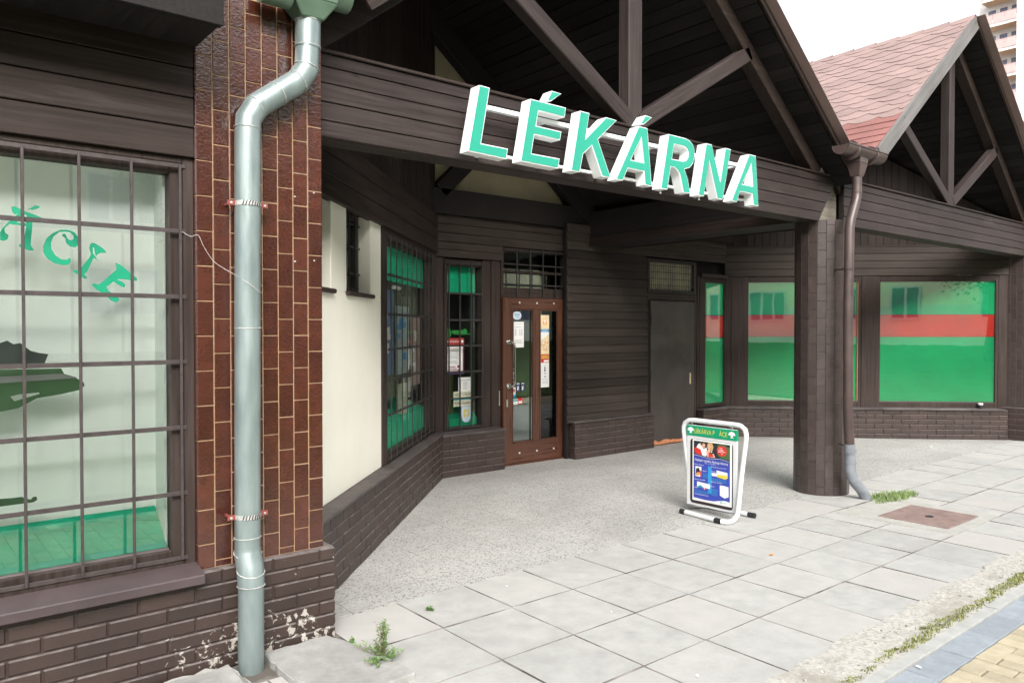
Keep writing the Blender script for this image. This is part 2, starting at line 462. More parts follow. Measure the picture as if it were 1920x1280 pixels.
def gravel():
    m, nt, b = newmat('crumbled_concrete_gravel'); v = coords(nt)
    vo = N(nt, 'ShaderNodeTexVoronoi'); vo.inputs['Scale'].default_value = 60; L(nt, v, vo.inputs['Vector'])
    sep = N(nt, 'ShaderNodeSeparateColor'); L(nt, vo.outputs['Color'], sep.inputs[0])
    c = ramp(nt, sep.outputs[0], [(0, (.32, .305, .27)), (.4, (.39, .375, .335)), (1, (.47, .45, .41))])
    d = noise(nt, v, 3.5, 6)
    c = mix(nt, maprange(nt, d, .52, .68, 0, .6), c, (.26, .235, .19, 1))
    L(nt, c, b.inputs['Base Color']); b.inputs['Roughness'].default_value = .95
    bump(nt, b, vo.outputs['Distance'], .3, .004); return m
M_gravel = gravel()
def leafmat(name, c1, c2, tr=.25):
    m, nt, b = newmat(name)
    L(nt, mix(nt, island(nt, 0, 1), c1, c2), b.inputs['Base Color']); b.inputs['Roughness'].default_value = .55
    b.inputs['Transmission Weight'].default_value = 0; b.inputs['Subsurface Weight'].default_value = 0
    return m
M_grass = leafmat('fresh_grass', (.12, .19, .05, 1), (.26, .34, .12, 1))
M_moss = leafmat('dry_moss_grass', (.13, .16, .03, 1), (.3, .3, .1, 1))
M_leaf = leafmat('tree_leaf', (.03, .075, .012, 1), (.09, .15, .03, 1))
M_weed = leafmat('weed_leaf', (.09, .17, .05, 1), (.19, .3, .1, 1))
M_stem = plain('weed_stem', (.24, .17, .1, 1), .7)
M_bark = plain('bark', (.09, .07, .05, 1), .9, 0, .3, 8, .6, 30)
M_lawn = plain('mown_lawn', (.06, .10, .022, 1), .9, 0, .4, 2.5, .6, 40)

def shingle(name, c, isl=.2):
    m, nt, b = newmat(name); v = coords(nt)
    f = mul(nt, maprange(nt, noise(nt, v, 2, 5), .3, .7, .85, 1.15), island(nt, 1-isl, 1+isl))
    g = maprange(nt, noise(nt, v, 300, 2), .3, .7, .8, 1.2)
    L(nt, mix(nt, 1, c, grey(nt, mul(nt, f, g)), 'MULTIPLY'), b.inputs['Base Color']); b.inputs['Roughness'].default_value = .9; return m
M_shin = shingle('faded_red_shingle', (0.2350, 0.1641, 0.1492, 1), .08)
M_shinr = shingle('fresh_red_shingle', (0.2053, 0.0875, 0.0760, 1), .15)
M_shinb = plain('shingle_underlay', (.07, .04, .035, 1), .95)
M_intw = plain('dim_interior', (.05, .05, .045, 1), .9, 0, .3, 2)
M_curt = plain('white_curtain', (.9, .92, .9, 1), .9, 0, .02, 3)
M_blind = plain('ochre_blind', (.22, .2, .06, 1), .8, 0, .1)

# ------------------------------------------------------------------ lighting, camera
w = bpy.data.worlds.new('World'); S.world = w; w.use_nodes = True
nt = w.node_tree; bg = nt.nodes['Background']
sky = N(nt, 'ShaderNodeTexSky', sky_type='NISHITA'); sky.sun_disc = False
SUN_EL, SUN_AZ = 35, 245        # azimuth in degrees, counter-clockwise from +X
sky.sun_elevation = R(SUN_EL); sky.sun_rotation = R(90-SUN_AZ)
sky.air_density = 1.0; sky.dust_density = 4.0; sky.ozone_density = 1.0
hs = N(nt, 'ShaderNodeHueSaturation'); hs.inputs['Saturation'].default_value = .22
L(nt, sky.outputs[0], hs.inputs['Color']); L(nt, hs.outputs[0], bg.inputs['Color']); bg.inputs['Strength'].default_value = .15
sl = bpy.data.lights.new('sun', 'SUN'); sl.energy = 1.0; sl.angle = R(28); sl.color = (1, .97, .93)
so = bpy.data.objects.new('sun', sl); COL.objects.link(so)
d = Vector((math.cos(R(SUN_AZ))*math.cos(R(SUN_EL)), math.sin(R(SUN_AZ))*math.cos(R(SUN_EL)), math.sin(R(SUN_EL))))
so.rotation_euler = d.to_track_quat('Z', 'Y').to_euler(); so.location = d*60
cam = bpy.data.cameras.new('camera'); co = bpy.data.objects.new('camera', cam); COL.objects.link(co); S.camera = co
cam.sensor_width = 36; cam.lens = 1445/1920*36; cam.clip_end = 2000; cam.clip_start = .05
co.location = (0, 0, 1.64); co.rotation_euler = (R(90-1.0), 0, R(50.49-90))
S.view_settings.view_transform = 'Standard'; S.view_settings.look = 'None'; S.view_settings.gamma = 1
S.view_settings.exposure = 1.7
S.cycles.max_bounces = 8; S.cycles.transparent_max_bounces = 12; S.cycles.use_denoising = True

# ------------------------------------------------------------------ ground
def struct(o): o['kind'] = 'structure'; return o
m = MB(); m.rect(-1, 1, -1, 1, 0)
g = MB(); g.add([(-300, -300, -.06), (400, -300, -.06), (400, 300, -.06), (-300, 300, -.06)], [(0, 1, 2, 3)])
struct(g.build('ground', M_asph))
# slab paving : every slab a slightly different tilt and tone, one sheet
PX, PY = 2.372, 1.967; P = .4925
g = MB(); g.add([(-8, 1.9, -.0055), (20, 1.9, -.0055), (20, 3.975, -.0055), (-8, 3.975, -.0055)], [(0, 1, 2, 3)], 1)
rnd = random.Random(5)
def slab(x0, x1, y0, y1, gap=.0055, zb=-.05):
    dz = [rnd.uniform(-.0025, .0025) for _ in range(4)]
    j = lambda: rnd.uniform(-.0015, .0015)
    p = [(x0+gap+j(), y0+gap+j()), (x1-gap+j(), y0+gap+j()), (x1-gap+j(), y1-gap+j()), (x0+gap+j(), y1-gap+j())]
    vs = [(*q, zb) for q in p]+[(*q, d_) for q, d_ in zip(p, dz)]
    g.add(vs[4:], [(0, 1, 2, 3)], 0); g.add(vs, [(0,1,5,4),(1,2,6,5),(2,3,7,6),(3,0,4,7)], 1)
for i in range(-18, 36):
    for k in range(4):
        x0 = PX+i*P; y0 = PY+k*P+ (0.03 if k == 3 else 0); y1 = PY+(k+1)*P+(0.03 if k == 2 else 0.035 if k == 3 else 0)
        sh = (k-2)*.004
        if 1.85 > x0+P/2 and k == 3: continue
        if x0 < 1.7 and k == 3: continue
        if 6.6 < x0+.25 < 7.5 and k in (1, 2) and 2.5 < y0+.25 < 3.3:   # manhole stands here
            continue
        slab(x0+sh, x0+P+sh, y0, y1)
struct(g.build('pavement', [M_slab, M_joint]))
g = MB(); g.box(-8, 20, 3.978, 9, -.05, 0)
struct(g.build('terrazzo_floor', M_terr))
# concrete infill round the manhole
def strip(name, y0, y1, z, mat, xs=(-8, 20), n=240, amp=0, seed=1, zamp=0):
    r_ = random.Random(seed); g = MB(); vs = []; ny = 4
    for i in range(n+1):
        x = xs[0]+(xs[1]-xs[0])*i/n
        for k in range(ny+1):
            y = y0+(y1-y0)*k/ny
            if k == ny: y += r_.uniform(-amp, amp)
            vs.append((x, y, z+(r_.uniform(-zamp, zamp) if 0 < k < ny else 0)))
    fs = [(i*(ny+1)+k, (i+1)*(ny+1)+k, (i+1)*(ny+1)+k+1, i*(ny+1)+k+1) for i in range(n) for k in range(ny)]
    g.add(vs, fs); return struct(g.build(name, mat))
strip('gravel_strip', 1.70, 1.995, .004, M_gravel, amp=.022, n=420, zamp=.002)
g = MB(); x = -8
while x < 20:
    g.box(x+.003, x+.997, 1.635, 1.70, -.15, .012+random.uniform(-.003, .003)); x += 1.0
struct(g.build('kerb', M_kerb, bevel=.002))
g = MB(); g.add([(-8, .2, -.03), (20, .2, -.03), (20, 1.64, -.03), (-8, 1.64, -.03)], [(0, 1, 2, 3)], 2)
rnd2 = random.Random(8); x = -3.0
while x < 16:
    g.box(x+.003, x+.375, 1.482, 1.632, -.06, rnd2.uniform(-.003, .002), 0); x += .378
nrow = 0; x = -2.0
while x < 14:
    y = 1.478-(0 if nrow % 2 == 0 else .1)
    if nrow % 2: g.box(x+.002, x+.0965, 1.384, 1.476, -.06, rnd2.uniform(-.003, .002), 1)
    while y > .5:
        g.box(x+.002, x+.0965, y-.196, y-.003, -.06, rnd2.uniform(-.003, .002), 1); y -= .2
    x += .0985; nrow += 1
struct(g.build('path', [M_bluepav, M_yelpav, M_joint], bevel=.003))
# lawn behind the viewer, seen mirrored in the glass
g = MB(); nx, ny = 40, 24; vs = []
for i in range(nx+1):
    for k in range(ny+1):
        y = .18-k*1.3; x = -45+i*3.2
        vs.append((x, y, min(.9, max(0, (-y)*.05))+(random.uniform(-.03, .03) if k else 0)))
g.add(vs, [(i*(ny+1)+k, i*(ny+1)+k+1, (i+1)*(ny+1)+k+1, (i+1)*(ny+1)+k) for i in range(nx) for k in range(ny)])
struct(g.build('lawn', M_lawn))

# ------------------------------------------------------------------ SHOP BUILDING
SHOP = empty('shop_building', (7.3, 5.5, 0), 'low brown wood clad pharmacy with gabled porch roofs and a tiled entrance recess', 'building')
F0 = Matrix()                                   # world axes
FD1 = frame(2.094, 4.456, R(45))                # left splayed wall
FB = frame(0, 7.13)                             # door wall
FB2 = frame(0, 7.0)                             # siding wall
FD2 = frame(10.0, 7.0, R(-45))                  # right splayed wall

def brickwall(name, M, x0, x1, y, depth, H, mat, n=6, bl=.25, z0=0, ends=(False, False)):
    g = MB(); r_ = random.Random(len(name)+int(x0*10)); ch = (H-z0)/n
    g.box(x0, x1, y+.007, y+depth, z0, H)
    for k in range(n):
        x = x0-(bl/2 if k % 2 else 0)-.03
        while x < x1:
            a, b = max(x0-.003, x), min(x1+.003, x+bl)
            if b-a > .02:
                g.box(a+.0028, b-.0028, y+r_.uniform(-.003, .0015), y+.05, z0+k*ch+.0035, z0+(k+1)*ch-.003)
            x += bl
        if ends[1]:
            yy = y+(0.0 if k % 2 else .12)
            while yy < y+depth:
                g.box(x1-.03, x1+r_.uniform(.002, .005), max(y+.004, yy+.004), min(y+depth, yy+.246), z0+k*ch+.005, z0+(k+1)*ch-.004); yy += .25
        if ends[0]:
            yy = y+(0.0 if k % 2 else .12)
            while yy < y+depth:
                g.box(x0-r_.uniform(.002, .005), x0+.03, max(y+.004, yy+.004), min(y+depth, yy+.246), z0+k*ch+.005, z0+(k+1)*ch-.004); yy += .25
    return g.build(name, mat, SHOP, M, .006)
brickwall('brick_plinth', F0, -1.2, 1.856, 3.72, .6, .49, M_brickp, n=7, ends=(False, True), z0=0)
brickwall('brick_plinth', FD1, -.42, 3.633, -.12, .12, .478, M_brick)
brickwall('brick_plinth', FB, 4.74, 5.62, -.19, .19, .452, M_brick)
brickwall('brick_plinth', FB2, 6.70, 8.2, -.12, .12, .455, M_brick, n=6, ends=(True, False))
brickwall('brick_plinth', FB2, 9.30, 9.93, -.12, .12, .43, M_brick)
brickwall('brick_plinth', FD2, -.07, 4.03, -.12, .12, .43, M_brick)
brickwall('brick_plinth', F0, 12.80, 13.55, 3.72, .7, .48, M_brick, ends=(True, False))
# plinth caps
def cap(M, x0, x1, y0, y1, z, t=.022, mat=None, drop=0, split=None):
    g = MB(); xs = [x0]+(split or [])+[x1]
    for a, b in zip(xs, xs[1:]):
        dz = random.uniform(-.002, .002)
        g.hexa([(a+.002, y0, z-t-drop), (b-.002, y0, z-t-drop), (b-.002, y1, z-t), (a+.002, y1, z-t),
                (a+.002, y0, z-drop+dz), (b-.002, y0, z-drop+dz), (b-.002, y1, z), (a+.002, y1, z)])
    return g.build('plinth_cap', mat or M_sill, SHOP, M, .004)
M_cap = plain('worn_brown_cap', (.07, .058, .055, 1), .6, 0, .4, 5, .3, 50)
cap(FD1, -.42, 3.64, -.135, .02, .499, mat=M_cap, split=[1.32, 1.46, 3.0])
cap(FB, 4.72, 5.64, -.205, .0, .482, mat=M_cap, drop=.012)
cap(FB2, 6.655, 8.215, -.145, .0, .478, mat=M_cap, split=[7.4])
cap(FB2, 9.28, 9.94, -.14, .0, .455, mat=M_cap)
cap(FD2, -.06, 4.0, -.145, .0, .459, mat=M_cap, drop=.012, split=[2.24])

def tiles(name, M, x0, n, pw, z0, z1, ph, y, mat, gmat, parent, t=.012, shift=0):
    """upright tiles in running bond on a core face, mortar recessed"""
    g = MB(); r_ = random.Random(3+n)
    for c in range(n):
        z = z0-(ph/2 if (c+shift) % 2 else 0)-.05
        while z < z1:
            a, b = max(z0, z), min(z1, z+ph)
            if b-a > .015:
                q = r_.uniform(-.0012, .0012)
                g.box(x0+c*pw+.0028, x0+(c+1)*pw-.0028, y+q, y+t, a+.0028, b-.0028)
            z += ph
    return g.build(name, mat, parent, M, .0022)
# tiled pillar at the left
g = MB(); g.box(1.170, 1.804, 3.7585, 4.45, .485, 3.6); pil = g.build('tiled_pillar', M_grout, SHOP)
tiles('tile_facing', F0, 1.166, 8, .0803, .49, 3.25, .166, 3.755, M_tile, None, pil)
tiles('tile_facing', frame(1.166, 3.757+8*.0803, R(-90)), 0, 8, .0803, .49, 3.25, .166, 0, M_tile, None, pil, shift=1)
tiles('tile_facing', frame(1.808, 3.757, R(90)), 0, 8, .0803, .49, 3.25, .166, 0, M_tile, None, pil, shift=1)
g = MB()
for px_, pz in ((1.655, 2.31), (1.76, 2.34), (1.655, 1.98), (1.76, 1.99)):
    g.tube([(px_, 3.757, pz), (px_, 3.748, pz)], .004, 8)
g.build_each('wall_plug', M_solder, pil)
# right hand pillar (far end)
g = MB(); g.box(12.856, 13.5, 3.7585, 4.6, .485, 3.2); pil2 = g.build('tiled_pillar', M_cgrout, SHOP)
tiles('tile_facing', F0, 12.853, 8, .0803, .49, 3.1, .166, 3.755, M_ctile, None, pil2)
tiles('tile_facing', frame(12.853, 3.757+8*.0803, R(-90)), 0, 8, .0803, .49, 3.1, .166, 0, M_ctile, None, pil2)

# round column, faced with narrow tiles
CX, CY, CR = 7.335, 3.995, .262
g = MB(); nn = 72
g.add([(CX+(CR-.004)*math.cos(2*PI*i/nn), CY+(CR-.004)*math.sin(2*PI*i/nn), z) for z in (0, 2.69) for i in range(nn)],
      [(i, (i+1) % nn, nn+(i+1) % nn, nn+i) for i in range(nn)]+[tuple(range(nn, 2*nn))], 0, True)
colm = g.build('round_column', M_cgrout, SHOP)
g = MB(); nt_ = 20
for c in range(nt_):
    a0, a1 = 2*PI*(c+.015)/nt_, 2*PI*(c+.985)/nt_
    z = -.08 if c % 2 else 0
    while z < 2.69:
        za, zb = max(0.004, z)+.0025, min(2.69, z+.165)-.0025
        if zb-za > .02:
            pts = []
            for zz in (za, zb):
                for rr, aa in ((CR-.012, a0), (CR+.003, a0), (CR+.003, a1), (CR-.012, a1)):
                    pts.append((CX+rr*math.cos(aa), CY+rr*math.sin(aa), zz))
            g.hexa(pts)
        z += .165
g.build('tile_facing', M_ctile, colm, bevel=.002)

# boards: upright stack along local x on a wall frame
def boards(name, M, x0, x1, z0, z1, bh, y, t=.022, lap=.0, mat=None, parent=None, seed=1, ends=None, zlist=None):
    g = MB(); r_ = random.Random(seed)
    zs = zlist or [z0+(z1-z0)*i/round((z1-z0)/bh) for i in range(round((z1-z0)/bh)+1)]
    for a, b in zip(zs, zs[1:]):
        o = r_.uniform(-.002, .002)
        xa, xb = x0, x1
        if ends: xb0, xb1 = ends(a), ends(b)
        else: xb0 = xb1 = x1
        g.hexa([(xa, y-t-lap+o, a+.002), (xb0, y-t-lap+o, a+.002), (xb0, y, a+.002), (xa, y, a+.002),
                (xa, y-t+o, b-.003), (xb1, y-t+o, b-.003), (xb1, y, b-.003), (xa, y, b-.003)])
    if not ends: g.box(x0+.002, x1-.002, y-.005, y+.03, zs[0]+.004, zs[-1]-.004)
    return g.build(name, mat or M_wx, parent or SHOP, M, .003)
def vboards(name, M, x0, x1, z0, top, bw, y, t=.02, mat=None, parent=None, seed=1):
    g = MB(); r_ = random.Random(seed); n = max(1, round((x1-x0)/bw)); bw = (x1-x0)/n
    for i in range(n):
        a = x0+i*bw; b = a+bw; o = r_.uniform(-.002, .002)
        ta, tb = (top(a), top(b)) if callable(top) else (top, top)
        if max(ta, tb) < z0+.03: continue
        ta = max(ta, z0+.01); tb = max(tb, z0+.01)
        g.hexa([(a+.002, y-t+o, z0), (b-.002, y-t+o, z0), (b-.002, y, z0), (a+.002, y, z0),
                (a+.002, y-t+o, ta), (b-.002, y-t+o, tb), (b-.002, y, tb), (a+.002, y, ta)])
        g.hexa([(a, y-.005, z0), (b, y-.005, z0), (b, y+.02, z0), (a, y+.02, z0), (a, y-.005, ta), (b, y-.005, tb), (b, y+.02, tb), (a, y+.02, ta)])
    return g.build(name, mat or M_wz, parent or SHOP, M, .002)

# ---- roof geometry
XV = [-4.25, 1.52, 7.335, 13.15, 18.95]; ZT = 5.38; SL = .785
def rooftop(x):
    for a, b in zip(XV, XV[1:]):
        if a <= x <= b:
            c = (a+b)/2; return ZT-SL*abs(x-c)
    return 3.1
def roof_under(x): return rooftop(x)-.10

# ---- left shop window bay
boards('cladding', F0, -1.6, 1.165, 2.44, 3.0, .125, 3.80, .03, .004, seed=4)
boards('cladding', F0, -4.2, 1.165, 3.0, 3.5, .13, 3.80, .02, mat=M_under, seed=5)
g = MB(); g.box(-1.6, 1.165, 3.79, 3.80, 2.40, 2.44); 
def winframe(g, x0, x1, z0, z1, y0, y1, wl, wr, wb, wt):
    g.box(x0, x0+wl, y0, y1, z0, z1); g.box(x1-wr, x1, y0, y1, z0, z1)
    g.box(x0+wl, x1-wr, y0+.001, y1, z0, z0+wb); g.box(x0+wl, x1-wr, y0+.001, y1, z1-wt, z1)
g = MB(); winframe(g, -1.4, 1.168, .515, 2.44, 3.79, 3.93, .06, .05, .03, .03)
winframe(g, -1.335, 1.118, .545, 2.41, 3.815, 3.90, .05, .05, .045, .045)
WL = g.build('window', M_frame, SHOP, bevel=.004)
g = MB(); g.box(-1.285, 1.068, 3.862, 3.868, .59, 2.365); g.build('pane', M_glass, WL)
g = MB()
gx = [1.103-.2095*i for i in range(12)]; gz = [2.398, 2.094, 1.787, 1.481, 1.172, .862, .556]
for x in gx: g.box(x-.006, x+.006, 3.772, 3.784, .55, 2.40)
for z in gz: g.box(-1.33, 1.13, 3.784, 3.790, z-.010, z+.010)
for z in gz:  g.box(1.105, 1.125, 3.79, 3.82, z-.008, z+.008)
g.build('grille', M_grille, WL, bevel=.0015)
g = MB(); g.hexa([(-1.4, 3.665, .448), (1.172, 3.665, .448), (1.172, 3.80, .448), (-1.4, 3.80, .448),
                  (-1.4, 3.665, .492), (1.172, 3.665, .492), (1.172, 3.80, .527), (-1.4, 3.80, .527)])
g.build('sill', M_sill, WL, bevel=.004)
g = MB(); g.tube([(-1.28, 3.855, .588), (1.06, 3.855, .588)], .012, 8); g.build('glazing_bead', M_sill, WL)
# overhanging soffit box of the left bay
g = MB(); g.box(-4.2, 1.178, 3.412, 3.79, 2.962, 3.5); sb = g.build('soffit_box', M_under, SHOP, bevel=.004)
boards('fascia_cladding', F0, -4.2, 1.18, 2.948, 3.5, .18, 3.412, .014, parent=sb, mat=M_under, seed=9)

# ---- left splayed wall
g = MB()
g.box(-.42, 1.545, 0, .22, .50, 1.888)
for a, b in ((-.42, -.30), (.308, .637), (1.242, 1.545)): g.box(a, b, 0, .22, 1.888, 2.50)
cw = g.build('rendered_wall', M_stucco, SHOP, FD1, .006, segs=2)
for a, b in ((-.30, .308), (.637, 1.242)):
    g = MB(); winframe(g, a, b, 1.90, 2.5, .095, .15, .045, .045, .045, .04)
    g.box((a+b)/2-.02, (a+b)/2+.02, .096, .15, 1.94, 2.46)
    wn = g.build('window', M_dgrille, SHOP, FD1, .004)
    g = MB(); g.box(a+.04, b-.04, .125, .13, 1.93, 2.47); g.build('pane', M_glassd, wn, FD1)
    g = MB()
    for k in range(1, 4): g.box(a+(b-a)*k/4-.006, a+(b-a)*k/4+.006, .07, .082, 1.90, 2.5)
    for z in (2.05, 2.25, 2.42): g.box(a+.01, b-.01, .082, .09, z-.008, z+.008)
    g.build('grille', M_dgrille, wn, FD1)
    g = MB(); g.box(a-.02, b+.03, -.03, .14, 1.868, 1.899); g.build('sill', M_frame, wn, FD1, .006)
# upper cladding of the splayed wall
boards('cladding', FD1, -.43, 3.76, 2.47, 2.90, .143, 0, .04, .006, seed=12)
vboards('vertical_cladding', FD1, -.43, 3.78, 2.895, lambda u: roof_under(2.094+.7071*u)-.02, .11, .02, .03, seed=3)
# big grilled window
g = MB(); winframe(g, 1.548, 3.77, .505, 2.475, -.015, .12, .13, .22, .03, .07)
winframe(g, 1.70, 3.55, .535, 2.405, .0, .10, .045, .05, .04, .045)
WD1 = g.build('window', M_frame, SHOP, FD1, .004)
g = MB(); g.box(1.74, 3.505, .055, .06, .57, 2.365); g.build('pane', M_glassg, WD1, FD1)
g = MB()
for i in range(10): x = 1.72+i*.198; g.box(x-.004, x+.004, -.043, -.035, .53, 2.42)
for z in (2.40, 2.085, 1.755, 1.46, 1.20, .912, .545): g.box(1.66, 3.56, -.033, -.027, z-.011, z+.011)
g.build('grille', M_dgrille, WD1, FD1)

# ---- door wall
g = MB()
g.box(4.70, 5.72, .02, .2, 2.44, 2.6); g.box(4.70, 5.70, .10, .2, .40, .53)
boards('cladding', FB, 4.75, 6.70, 2.60, 2.90, .1, 0, .03, .003, mat=M_sid, seed=21)
boards('cladding', FB, 4.75, 5.70, 2.43, 2.60, .085, 0, .03, .003, mat=M_sid, seed=22)
g = MB()
for a, b, y in ((4.76, 4.885, -.005), (5.443, 5.555, .0), (5.56, 5.645, -.012), (5.648, 5.705, .004)):
    g.box(a, b, y, .12, .46 if b < 5.7 else 0, 2.43)
g.box(5.60, 5.705, .03, .14, 0, .46)
g.box(6.765, 6.80, -.02, .14, 0, 2.62)
g.build_each('door_jamb', M_frame, SHOP, FB, .004)
g = MB(); winframe(g, 4.89, 5.438, .478, 2.41, -.012, .10, .045, .035, .04, .07)
WN = g.build('window', M_frame, SHOP, FB, .004)
g = MB(); g.box(4.93, 5.405, .05, .055, .515, 2.345); g.build('pane', M_glassd, WN, FB)
g = MB()
for x in (4.935, 5.085, 5.245, 5.40): g.box(x-.006, x+.006, -.045, -.033, .49, 2.38)
for z in (2.37, 2.03, 1.73, 1.44, 1.145, .845, .51): g.box(4.91, 5.425, -.033, -.026, z-.010, z+.010)
g.build('grille', M_dgrille, WN, FB)
# transom window over the door
g = MB(); winframe(g, 5.705, 6.765, 2.055, 2.60, -.01, .11, .04, .04, .07, .05)
g.box(5.745, 6.725, -.02, -.008, 2.30, 2.33)
WT = g.build('window', M_frame, SHOP, FB, .004)
g = MB(); g.box(5.74, 6.73, .045, .05, 2.12, 2.555); g.build('pane', M_glassd, WT, FB)
g = MB()
for x in (5.91, 6.12, 6.33, 6.54): g.box(x-.006, x+.006, -.06, -.048, 2.02, 2.60)
for z in (2.16, 2.40, 2.57): g.box(5.72, 6.75, -.048, -.04, z-.008, z+.008)
g.build('grille', M_dgrille, WT, FB)
# entrance door leaf, two glazed panels
DX0, DX1 = 5.722, 6.758
g = MB()
g.box(DX0, 5.855, -.03, .03, .015, 2.0); g.box(6.205, 6.295, -.029, .03, .255, 1.87); g.box(6.612, DX1, -.03, .03, .015, 2.0)
DOOR = g.build('door', M_door, SHOP, FB, .004)
g = MB(); g.box(5.8555, 6.6115, -.028, .028, .015, .255); g.box(5.8555, 6.6115, -.028, .028, 1.87, 2.0)
g.build_each('door_rail', M_doorx, DOOR, FB, .004)
g = MB()
for a, b in ((5.855, 6.205), (6.295, 6.612)):
    g.box(a, a+.018, -.036, -.005, .255, 1.87); g.box(b-.018, b, -.036, -.005, .255, 1.87)
    g.box(a+.018, b-.018, -.035, -.005, .255, .273); g.box(a+.018, b-.018, -.035, -.005, 1.852, 1.87)
g.build('glazing_bead', M_door, DOOR, FB, .003)
for a, b in ((5.868, 6.192), (6.308, 6.60)):
    g = MB(); g.box(a, b, -.003, .003, .27, 1.855); g.build('pane', M_glassd, DOOR, FB)
g = MB()
hp = spline([(5.80, -.03, 1.47), (5.80, -.075, 1.475), (5.835, -.095, 1.45), (5.845, -.095, 1.38), (5.845, -.095, 1.05), (5.835, -.095, .97), (5.80, -.075, .945), (5.80, -.03, .95)], 5)
g.tube(hp, .013, 10)
for z in (1.47, .95): g.tube([(5.80, -.029, z), (5.80, -.04, z)], .034, 16)
g.build('handle', M_chrome, DOOR, FB)
g = MB(); g.box(5.765, 5.79, -.034, -.03, .70, .79); g.box(5.772, 5.782, -.036, -.034, .735, .765)
g.build('lock_plate', M_chrome, DOOR, FB, .002)
g = MB(); g.box(5.676, 5.694, -.003, .004, .72, .90); g.build('strike_plate', M_chrome, SHOP, FB, .002)
g = MB()
for x in (5.97, 6.25, 6.53):
    for z in (1.945, .135): g.tube([(x, -.028, z), (x, -.037, z)], .011, 10)
g.build_each('bolt_cap', M_whitep, DOOR, FB)
g = MB()
for z in (1.82, 1.30, .78, .25): g.box(6.758, 6.77, -.035, -.02, z-.035, z+.035)
g.build_each('hinge', M_whitep, DOOR, FB, .003)
g = MB(); g.box(5.70, 6.78, -.06, .1, 0, .014); g.build('threshold', M_doorx, SHOP, FB, .003)
g = MB(); g.box(5.705, 6.765, -.012, .10, 2.0, 2.055); g.build('door_head', M_frame, SHOP, FB, .004)

# ---- lap siding wall, service door, vent, narrow window
boards('lap_siding', FB2, 6.655, 8.17, .44, 2.62, .1085, .0, .012, .012, mat=M_sid, seed=31)
boards('lap_siding', FB2, 6.655, 9.99, 2.62, 2.95, .11, .0, .012, .012, mat=M_sid, seed=32)
g = MB(); g.box(6.655, 8.17, .001, .05, 2.0, 2.95); g.box(8.17, 9.98, .001, .05, 2.625, 2.95); g.box(6.655, 8.2, .001, .05, 0, 2.0); g.box(9.32, 9.98, .12, .16, 0, 2.6)
g.build('siding_core', M_under, SHOP, FB2)
g = MB(); winframe(g, 8.175, 9.27, -.0, 2.12, -.012, .06, .055, .05, .0, .09)
dfr = g.build('door_jamb', M_frame, SHOP, FB2, .004)
g = MB(); g.box(8.245, 9.215, -.014, .03, .012, 2.02)
SD = g.build('service_door', M_steel, SHOP, FB2, .004)
g = MB()
for z in (.25, 1.0, 1.75): g.tube([(8.237, -.024, z-.07), (8.237, -.024, z+.07)], .012, 10)
g.box(8.20, 8.206, -.03, -.01, .1, 2.02)
g.build('hinge', M_dgrille, SD, FB2)
g = MB(); g.box(9.10, 9.128, -.02, -.014, .83, .99); g.tube([(9.114, -.02, .95), (9.114, -.035, .95)], .008, 8); g.build('lock_plate', M_cream, SD, FB2, .002)
g = MB(); r_ = random.Random(4); xs = [8.246+i*.0485 for i in range(21)]
bot = [(x, .013) for x in xs]; tp = [(x, .05+.03*r_.random()+(.05 if x > 9.05 else .0)+(.02 if x < 8.35 else 0)) for x in xs]
g.prism(bot+tp[::-1], -.0155, -.013); g.build('rusty_patch', plain('orange_rust_primer', (.48, .19, .09, 1), .8, 0, .25, 14), SD, FB2)
SD['label'] = 'brown sheet steel service door with orange paint loss along the bottom'
g = MB(); winframe(g, 8.175, 9.25, 2.125, 2.60, -.02, .06, .035, .07, .05, .05)
VW = g.build('vent_window', M_dgrille, SHOP, FB2, .003)
g = MB(); g.box(8.21, 9.18, .02, .03, 2.175, 2.55); g.build('pane', plain('dusty_vent_panel', (.27, .25, .17, 1), .7, 0, .35, 5), VW, FB2)
g = MB()
for i in range(25): x = 8.20+i*.0405; g.box(x-.0018, x+.0018, -.032, -.028, 2.13, 2.595)
for z in (2.14, 2.235, 2.325, 2.415, 2.505, 2.59): g.box(8.18, 9.23, -.026, -.021, z-.004, z+.004)
g.build('grille', M_dgrille, VW, FB2)
g = MB(); g.box(9.285, 9.335, -.01, .12, .45, 2.40); g.box(9.33, 9.97, -.06, .0, 2.385, 2.44)
g.build('window_surround', M_frame, SHOP, FB2, .004)
g = MB(); winframe(g, 9.34, 10.02, .465, 2.385, -.012, .10, .14, .06, .05, .07)
W3 = g.build('window', M_frame, SHOP, FB2, .004)
g = MB(); x0, x1 = 9.475, 9.965
g.box(x0, x1, .02, .03, .51, 1.487, 0); g.box(x0, x1, .02, .03, 1.50, 1.822, 1); g.box(x0, x1, .02, .03, 1.836, 2.32, 0)
g.box(x0, x1, .03, .034, .5, 2.32, 2)
g.build('film_panel', [M_fgreen, M_fred, M_dink], W3, FB2)
g = MB(); g.box(9.475, 9.965, .008, .012, .51, 2.32); g.build('pane', glass('dull_glass', (.95, .97, .96, 1), boost=.6), W3, FB2)

